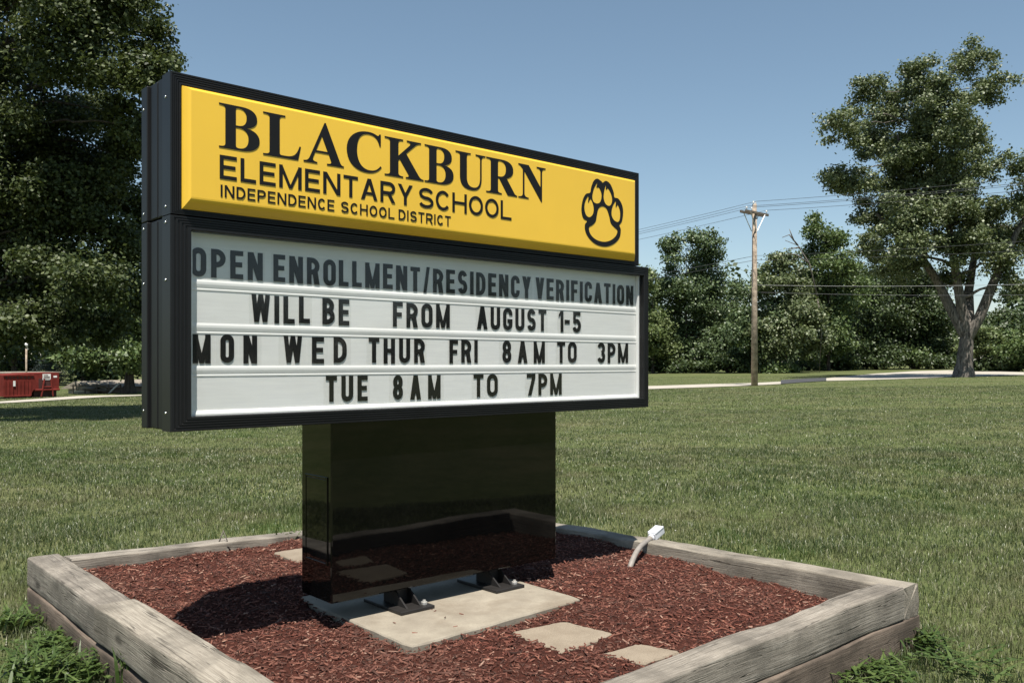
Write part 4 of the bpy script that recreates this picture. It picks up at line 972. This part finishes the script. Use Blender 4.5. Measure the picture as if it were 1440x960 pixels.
# trees behind the dumpster and the far houses
for i, (lab, u, v, spec, mat_) in enumerate((
    ('dark leafy tree behind the red dumpster', 20, 540, [(20,470,60,45),(-30,480,60,50),(40,440,60,50),(0,410,60,50),(30,512,40,20)], 'dark_green'),
    ('dense dark tree behind the pale house roofs', 120, 541, [(120,480,55,40),(150,500,40,30),(100,440,60,50),(160,440,50,50),(130,520,40,14)], 'dark_green'),
    ('broad dark tree behind the leaning white post', 220, 541, [(215,480,60,40),(250,460,60,60),(190,510,40,25),(230,420,60,50)], 'dark_green'))):
    ground_tree(lab, u, v, spec, 19000, .38, 16, mat_, 'bark', .35, 40+i, 430, limb_r=.15, deep=3)
b = on_ground(72, 541); root = empty('spruce_tree', b, 0, 'blue green spruce standing behind the dumpster', 'tree')
mb = MB(); mb.tube([(0,0,-.2), (0,0,3.4)], [.12, .02], 8); mb.build('trunk', M['bark'], root, True)
lobes = [((random.uniform(-.1, .1), random.uniform(-.1, .1), .5+k*.35), (1.9*(1-k/10), 1.9*(1-k/10), .16)) for k in range(9)]
V, k = leaf_cloud(lobes, 7000, .20, 14, 5, flat=.3, droop=.35, needle=True); np_mesh('crown', V, np.arange(k*4), np.full(k, 4), M['spruce'], root)

# right-hand background trees
BT = [
 ('tall slender twin-topped poplar just right of the sign', 965, 524, [(942,352,20,30),(948,395,24,36),(985,338,22,26),(990,372,34,38),(1002,352,18,26),(975,410,38,40),(1005,410,24,36),(940,440,26,40),(985,455,42,42),(955,490,40,34),(1005,490,30,34),(930,410,14,20)], 15000, .42, 'poplar', 350),
 ('pale leafy tree partly hidden by the sign edge', 918, 525, [(918,455,24,26),(928,490,26,30),(905,425,16,26),(910,395,10,22),(900,480,30,36)], 7000, .42, 'pale_green', 420),
 ('round grey green tree behind the utility pole', 1072, 524, [(1048,415,24,28),(1062,455,40,40),(1040,480,34,38),(1080,400,24,26),(1085,440,30,34),(1070,495,44,26)], 9000, .42, 'poplar', 420),
 ('grey green tree with several thin trunks right of the utility pole', 1105, 524, [(1100,380,26,22),(1085,400,24,20),(1120,405,26,30),(1110,440,38,40),(1100,480,42,36),(1132,470,28,40)], 10000, .42, 'silver', 395),
 ('tree with pointed upright shoots beside the dead branches', 1165, 521.5, [(1143,318,11,24),(1160,335,20,24),(1180,340,14,22),(1150,360,24,28),(1178,372,30,28),(1145,405,32,34),(1180,415,36,36),(1160,460,44,44),(1150,495,40,24)], 14000, .42, 'mid_green', 330),
 ('very dark broad tree left of the silver maple trunk', 1245, 519.3, [(1215,405,32,34),(1255,395,44,26),(1290,400,38,30),(1225,450,46,40),(1275,450,46,40),(1310,440,34,44),(1240,490,52,28),(1300,492,42,26),(1200,485,36,32)], 17000, .40, 'dark_green', 400),
]
for i, (lab, u, v, spec, nl, lf, mat_, tv) in enumerate(BT):
    spec = [(q[0], q[1], q[2]*(.92 if i == 0 else 1.12), q[3]*(1. if i == 0 else 1.15)) for q in spec]
    ground_tree(lab, u, v, spec, int(nl*2.2), lf*.86, 17, mat_, 'bark', .2, 60+i, tv, limb_r=.14, deep=3., group='trees along the far edge of the lawn')
for i, (lab, u, spec, mat_) in enumerate((
    ('dark tree far back between the twin-topped poplar and the utility pole', 1030, [(1030,440,30,34),(1015,480,36,36),(1045,485,34,34),(1030,505,40,18)], 'dark_green'),
    ('tall dark tree far back, behind the tree with thin trunks', 1138, [(1135,405,30,30),(1125,440,36,36),(1150,450,34,38),(1135,490,44,30)], 'poplar'),
    ('tall dark tree far back, between the pointed tree and the dark broad tree', 1205, [(1200,390,30,30),(1210,425,36,34),(1190,460,36,36),(1215,490,44,28)], 'dark_green'),
    ('dark tree far back, seen through the lower crown of the silver maple', 1290, [(1290,400,40,30),(1275,440,44,36),(1310,445,36,36),(1290,490,50,28)], 'dark_green'),
    ('low broad tree far back, right of the silver maple trunk', 1405, [(1400,460,36,24),(1430,455,36,26),(1380,480,30,24),(1420,490,44,24)], 'dark_green'))):
    ground_tree(lab, u, 518.6, spec, 15000, .42, 16, mat_, 'bark', .25, 160+i, 430, limb_r=.12, deep=4., group='trees along the far edge of the lawn')
BU = [(930,510,30,14,'dark_green'),(975,514,34,10,'dark_green'),(1025,508,34,17,'dark_green'),(1062,512,26,12,'dark_green'),(1098,517,24,7,'mid_green'),(1135,510,30,14,'dark_green'),(1180,507,34,14,'dark_green'),(1232,503,34,17,'dark_green'),(1285,498,34,19,'mid_green'),(1318,505,30,14,'dark_green'),
      (1385,478,34,30,'pale_green'),(1432,486,34,30,'mid_green'),(1405,508,34,18,'dark_green'),(1470,480,40,40,'mid_green')]
where = ['beside the sign edge','under the twin-topped poplar','left of the utility pole base','just right of the utility pole base','under the tree with thin trunks','under the grey green tree right of the pole','under the pointed tree','at the left foot of the dark broad tree','at the right foot of the dark broad tree','close left of the silver maple trunk','close right of the silver maple trunk','at the right edge of the picture, behind the driveway','low beside the driveway right of the maple trunk','beyond the right edge of the driveway']
for i, ((u, v, ru, rv, mat_), w_) in enumerate(zip(BU, where)):
    b = on_ground(u, 524.5 if u < 1120 else (520.5 if u < 1200 else (519.2 if u < 1350 else 522))); sp = px_lobes(b.y, [(u, v, ru*.7, rv*.75), (u-ru*.5, v+rv*.35, ru*.5, rv*.6), (u+ru*.5, v+rv*.3, ru*.5, rv*.65)], 90+i, 1.)
    root = empty('bush', b, 0, {'pale_green': 'pale green bush ', 'mid_green': 'green bush ', 'dark_green': 'dark bush '}[mat_]+w_, 'bush', 'bushes at the foot of the far trees')
    V, k = leaf_cloud(sp, 3200 if i < 10 else 6500, .34, 14, 200+i); V = V-np.array(b)[None]
    np_mesh('foliage', V, np.arange(k*4), np.full(k, 4), M[mat_], root)
    mb = MB()
    for q, (c, r) in enumerate(sp): limb(mb, (0, 0, -.1), Vector(c)-b, .07, .02, q+i*7, 5)
    mb.build('stems', M['bark'], root, True, recalc=False)
# big silver maple
b = on_ground(1355, 530); y = b.y
def at(u, v, dy=0): yy = y+dy; return Vector(((u-CX)/F*yy, yy, H-(v-HV)/F*yy))
spec = [(1290,105,28,26),(1358,92,34,24),(1392,122,28,20),(1217,132,28,20),(1169,172,20,18),(1200,180,30,22),(1255,158,46,34),(1315,158,46,36),(1364,190,30,28),(1180,248,26,18),(1223,257,36,24),(1282,222,52,40),(1337,230,42,34),(1245,300,40,26),(1299,295,46,32),(1353,282,42,30),(1285,345,38,26),(1337,343,40,26),(1391,302,32,26),(1418,332,34,26),(1410,372,30,20),(1434,235,22,22),(1438,280,26,28),(1382,240,20,16),(1375,345,26,20),(1260,372,36,22),(1225,345,26,22),(1450,330,30,40),(1430,402,26,14),(1330,392,26,14)]
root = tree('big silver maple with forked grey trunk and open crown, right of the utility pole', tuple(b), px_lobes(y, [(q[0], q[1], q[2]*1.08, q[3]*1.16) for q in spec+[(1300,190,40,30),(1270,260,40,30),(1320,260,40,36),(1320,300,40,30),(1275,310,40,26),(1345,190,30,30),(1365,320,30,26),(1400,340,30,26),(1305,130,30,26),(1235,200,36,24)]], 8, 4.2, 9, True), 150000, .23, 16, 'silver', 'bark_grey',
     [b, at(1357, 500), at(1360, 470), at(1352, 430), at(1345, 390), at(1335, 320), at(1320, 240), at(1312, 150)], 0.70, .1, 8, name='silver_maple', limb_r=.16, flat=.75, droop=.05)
mb = MB()
for pts_, ra, rb in (([at(1358,478), at(1378,445,-.5), at(1396,400,-.8), at(1412,365,-1), at(1428,330,-1), at(1445,300,-1)], .46, .16), ([at(1357,470), at(1335,430,.5), at(1318,395,.8), at(1295,360,1), at(1262,330,1), at(1232,300,1)], .45, .12), ([at(1362,455), at(1362,410,1), at(1370,360,1.5), at(1376,300,1.5)], .45, .15), ([at(1300,362,.9), at(1290,300,0), at(1275,240,0), at(1262,190,0)], .3, .08)):
    pp = [p-b for p in pts_]; fine = []
    for i in range(len(pp)-1):
        for k in range(4): fine.append(pp[i].lerp(pp[i+1], k/4))
    fine.append(pp[-1]); mb.tube(fine, [ra+(rb-ra)*i/(len(fine)-1) for i in range(len(fine))], 10, caps=False)
mb.build('limbs', M['bark_grey'], root, True, recalc=False)
# dead branches
db = on_ground(1135, 524); mb = MB(); yy = db.y
def dpt(u, v): return Vector(((u-CX)/F*yy, yy, H-(v-HV)/F*yy))-db
for ch in ([(1150,420),(1138,370),(1122,345),(1104,338)],[(1122,345),(1110,330),(1100,334)],[(1125,348),(1108,350)],[(1138,370),(1120,358),(1108,357)],[(1116,338),(1110,322)],[(1150,420),(1155,470),(1152,524)]):
    mb.tube([dpt(*q) for q in ch], [.10-.07*k/(len(ch)-1) for k in range(len(ch))], 6)
o = mb.build('dead_tree', M['bark_grey'], None, True); o.location = db; tag(o, 'bare dead branches reaching out left of the pointed tree', 'dead tree')
# far woods that close the horizon
lobes = []
rg = random.Random(5)
for x in range(-260, 300, 9):
    yb_ = 175+rg.uniform(-15, 15); hh = rg.uniform(9, 16); lobes += [((x, yb_, float(terrain(x, yb_))+hh*.45), (8, 6, hh*.55)), ((x+rg.uniform(-4, 4), yb_+5, float(terrain(x, yb_))+hh*.8), (5, 4, hh*.4))]
for a_ in range(-75, 62, 4):
    rr_ = 105+rg.uniform(-12, 12); hh = rg.choice((6, 8, 10, 13, 16)); x, yb_ = 30+rr_*math.cos(rad(a_-20)), rr_*math.sin(rad(a_-20))
    if yb_ < 30: lobes.append(((x, yb_, float(terrain(x, yb_))+hh*.45), (6, 6, hh*.55)))
V, k = leaf_cloud(lobes, 120000, 1.15, 12, 77, hollow=.35)
tag(np_mesh('distant_woods', V, np.arange(k*4), np.full(k, 4), M['dark_green']), kind='stuff')

# ------------------------------------------------------------------ utility pole and wires
pb = on_ground(1061, 542.5); yp = pb.y; zt_ = H-(287-HV)/F*yp
pole = empty('utility_pole', pb, 0, 'brown wooden utility pole with one crossarm at the lawn edge', 'utility pole')
mb = MB(); hp = zt_-pb.z; mb.tube([(0,0,-.3), (0,0,hp*.5), (0,0,hp)], [.20, .165, .125], 16); mb.build('shaft', M['pole_wood'], pole, True)
arm_d = Vector((.745, .667, 0)); za = H-(300-HV)/F*yp-pb.z; wd = Vector((-.667, .745, 0))
Ma = Matrix((arm_d, wd, Vector((0,0,1)))).transposed().to_4x4(); Ma.translation = Vector((0, 0, za))
for s_ in (-1, 1):
    mb = MB(); mb.bbox(-1.2, 1.2, s_*.17-.05, s_*.17+.05, -.07, .07, .008, Ma); mb.build('crossarm', M['arm_wood'], pole)
    for e in (-1, 1):
        mb = MB(); mb.tube([Ma @ Vector((e*.75, s_*.235, -.05)), Ma @ Vector((e*.06, s_*.16, -1.05))], .025, 6); mb.build('brace', M['wire_bright'], pole)
att = []
for x in (-1.08, -.55, 1.02):
    mb = MB(); mb.tube([Ma @ Vector((x, -.17, .06)), Ma @ Vector((x, -.17, .16)), Ma @ Vector((x, -.17, .17)), Ma @ Vector((x, -.17, .24)), Ma @ Vector((x, -.17, .27))], [.02, .02, .06, .06, .03], 10); mb.build('insulator', M['porcelain'], pole); att.append(pb+(Ma @ Vector((x, -.17, .27))))
for x in (-.11, .11):
    mb = MB(); mb.tube([(x*arm_d.x, x*arm_d.y, hp-.25), (x*arm_d.x, x*arm_d.y, hp+.05), (x*arm_d.x, x*arm_d.y, hp+.06), (x*arm_d.x, x*arm_d.y, hp+.17)], [.02, .02, .055, .035], 10); mb.build('insulator', M['porcelain'], pole)
att.append(pb+Vector((.1, 0, hp+.16)))
mb = MB(); mb.tube([(-.13, -.10, hp*.55), (-.15, -.13, hp-2.0), (.02, -.19, hp-1.5), (-.02, -.17, hp-.9)], .02, 6); mb.build('ground_wire', M['wire'], pole)
def wire(p, q, sag, mat, r_, label):
    mb = MB(); n = 40; mid = (p+q)/2
    mb.tube([p.lerp(q, k/n)-Vector((0, 0, sag*4*(k/n)*(1-k/n)))-mid for k in range(n+1)], r_, 6)
    o = mb.build('power_line', M[mat], None, True); o.location = mid; return tag(o, label, 'wire', 'overhead wires at the utility pole')
far = wd*70; near = -wd*60
nm = ['wire on the left tip of the crossarm', 'wire on the inner left insulator of the crossarm', 'wire on the right end of the crossarm', 'topmost wire on the pole top']
for p, l_ in zip(att, nm):
    wire(p, p+far+Vector((0, 0, -.3)), 1.4, 'wire', .011, l_+', running left behind the sign')
    wire(p, p+near+Vector((0, 0, .4)), 1.3, 'wire', .011, l_+', running right across the silver maple')
for vv, l_ in ((360, 'upper of the two low wires halfway up the pole'), (366, 'lower of the two low wires halfway up the pole')):
    p = Vector((pb.x, pb.y-.15, H-(vv-HV)/F*yp)); wire(p, p+far+Vector((0, 0, -1.)), 1.2, 'wire', .013, l_+', leaving to the left'); wire(p, p+near*.9+Vector((0, 0, .6 if vv == 360 else -.1)), 1., 'wire', .009, l_+', leaving to the right')
wy = 58.
for v0, v1, mat_, l_ in ((401, 396, 'wire_pale', 'pale horizontal service wire crossing in front of the dark trees'), (411, 412.5, 'wire', 'dark horizontal service wire just under the pale one')):
    p = Vector((pb.x+.1, pb.y-.1, H-(v0-HV)/F*yp)); y2 = 50.; q = Vector(((1560-CX)/F*y2, y2, H-(v1-HV)/F*y2)); wire(p, q, .15, mat_, .012, l_)

# ------------------------------------------------------------------ far left: dumpster, building, houses, car, posts
d0 = on_ground(5, 560.5); d1 = on_ground(83, 557.5); dd = (d1-d0); Ld = dd.length
du = empty('dumpster', d0, math.atan2(dd.y, dd.x), 'red roll-off dumpster with white sign standing on the lawn at the far left', 'dumpster')
hD = 35.5/F*d0.y
mb = MB(); mb.prism([(0, .10), (Ld*.47, .10), (Ld*.53, .42), (Ld, .42), (Ld, hD+.02), (Ld*.52, hD), (0, hD-.08)], 0, 2.1); mb.build('body', M['dumpster_red'], du)
mb = MB()
for k in range(8): mb.box(Ld*(.02+k*.065), Ld*(.02+k*.065)+.035, -.035, .003, .12, hD-.32)
mb.bbox(-.02, Ld*.53, -.05, .004, hD-.14, hD-.07, .01); mb.bbox(0, Ld*.47, -.05, .004, .08, .16, .01); mb.build('ribs', M['dumpster_red'], du)
for k in range(8):
    mb = MB(); mb.box(Ld*(.035+k*.065), Ld*(.035+k*.065)+.085, -.004, .003, hD-.27, hD-.15); mb.build('rim_opening', M['dumpster_dark'], du)
mb = MB(); mb.bbox(Ld*.62, Ld*.86, -.012, .003, .43, hD-.28, .004); mb.build('hook_recess', M['dumpster_dark'], du)
mb = MB()
for a, c in ((.66, .72), (.88, .84)): mb.tube([(Ld*a, -.06, .06), (Ld*c, -.04, hD-.32)], .045, 6)
mb.tube([(Ld*.70, -.05, .55), (Ld*.86, -.05, .55)], .035, 6); mb.tube([(Ld*.55, -.05, .40), (Ld, -.05, .40)], .05, 6); mb.build('hook_frame', M['dumpster_red'], du)
mb = MB(); mb.bbox(Ld*.69, Ld*.84, -.03, -.013, hD-.36, hD-.05, .004); sg = mb.build('sign_plate', M['white_paint'], du)
mb = MB()
for zz_, a, c in ((.12, .71, .79), (.20, .71, .82), (.28, .70, .82)): mb.box(Ld*a, Ld*c, -.0335, -.031, hD-zz_-.022, hD-zz_+.022)
mb.build('faded_lettering', M['dumpster_dark'], sg)
mb = MB(); mb.box(Ld*.16, Ld*.20, -.04, -.036, .62, .90); mb.build('sticker', M['white_paint'], du); mb = MB(); mb.box(Ld*.895, Ld*.96, -.008, -.001, hD-.24, hD-.14); mb.build('sticker', M['white_paint'], du)
mb = MB(); mb.box(Ld*.56, Ld*.98, .15, 1.9, .0, .419); mb.build('underframe', M['dumpster_dark'], du)

def house(label, u0, u1, vb, vt, veave, depth, wall, roof, seed, cat='house', name='house', flat=False):
    a = on_ground(u0, vb); c = on_ground(u1, vb); d_ = c-a; w = d_.length; y = a.y
    root = empty(name, a, math.atan2(d_.y, d_.x), label, cat); he = (vb-veave)/F*y; hr = (vb-vt)/F*y
    mb = MB(); mb.box(0, w, 0, depth, -.3, he); mb.build('wall', M[wall], root)
    mb = MB()
    if flat: mb.bbox(-.15, w+.15, -.15, depth+.15, he+.003, hr, .02)
    else:
        o_ = .3; mb.add([(-o_, -o_, he-.05), (w+o_, -o_, he-.05), (w+o_, depth+o_, he-.05), (-o_, depth+o_, he-.05), (w/2, -o_, hr), (w/2, depth+o_, hr)], [(0,1,4), (2,3,5), (0,4,5,3), (1,2,5,4), (0,3,2,1)])
    mb.build('roof', M[roof], root)
    for k in range(max(1, int(w/2.4))):
        x = (k+.5)*w/max(1, int(w/2.4)); mb = MB(); mb.bbox(x-.45, x+.45, -.04, .003, he*.35, he*.8, .01); fr_ = mb.build('window', M['white_paint'], root)
        mb = MB(); mb.box(x-.38, x+.38, -.046, -.041, he*.35+.07, he*.8-.07); mb.build('pane', M['glass_dark'], fr_)
    return root
house('low tan brick building behind the left end of the dumpster', -40, 16, 549, 523, 525, 4, 'tan_brick', 'roof_tan', 1, 'building', 'building', True)
house('small house with pale roof right of the dumpster', 96, 126, 553, 535.5, 545, 6, 'siding', 'roof_tan', 2)
house('low brown shed between the pale house and the leaning post', 130, 152, 552.5, 539.5, 543, 4, 'brown_wall', 'roof_tan', 3, 'shed', 'shed')
house('low grey house behind the leaning white post', 157, 200, 549, 537, 543, 5, 'white_paint', 'roof_tan', 4)
p = on_ground(37, 553); sc_p = p.y/F
po = empty('light_post', p, 0, 'thin brown post with white top behind the red dumpster', 'post')
mb = MB(); mb.tube([(0,0,-.1), (0,0,65*sc_p)], .055, 8); mb.build('shaft', M['pole_wood'], po, True)
mb = MB(); mb.tube([(0,0,65*sc_p), (0,0,69*sc_p), (0,0,71*sc_p)], [.09, .09, .05], 10); mb.build('lamp_head', M['white_paint'], po, True)
p = on_ground(152, 553); sc_p = p.y/F
mb = MB(); mb.tube([(0,0,-.05), (16*sc_p, 0, 15*sc_p)], .05, 8); o = mb.build('leaning_post', M['white_paint'], None, True); o.location = p; tag(o, 'slanted white pole leaning beside the dark tree trunk', 'post')
p = on_ground(140, 553); fe_ = empty('rail_fence', p, 0, 'dark low rail fence between the pale house and the dark trunk', 'fence')
for k in range(5):
    mb = MB(); mb.box(k*.7-1.6, k*.7-1.54, 0, .06, -.1, .55); mb.build('post', M['arm_wood'], fe_)
mb = MB(); mb.box(-1.7, 1.3, -.03, -.001, .42, .5); mb.box(-1.7, 1.3, -.03, -.001, .18, .25); mb.build('rails', M['arm_wood'], fe_)
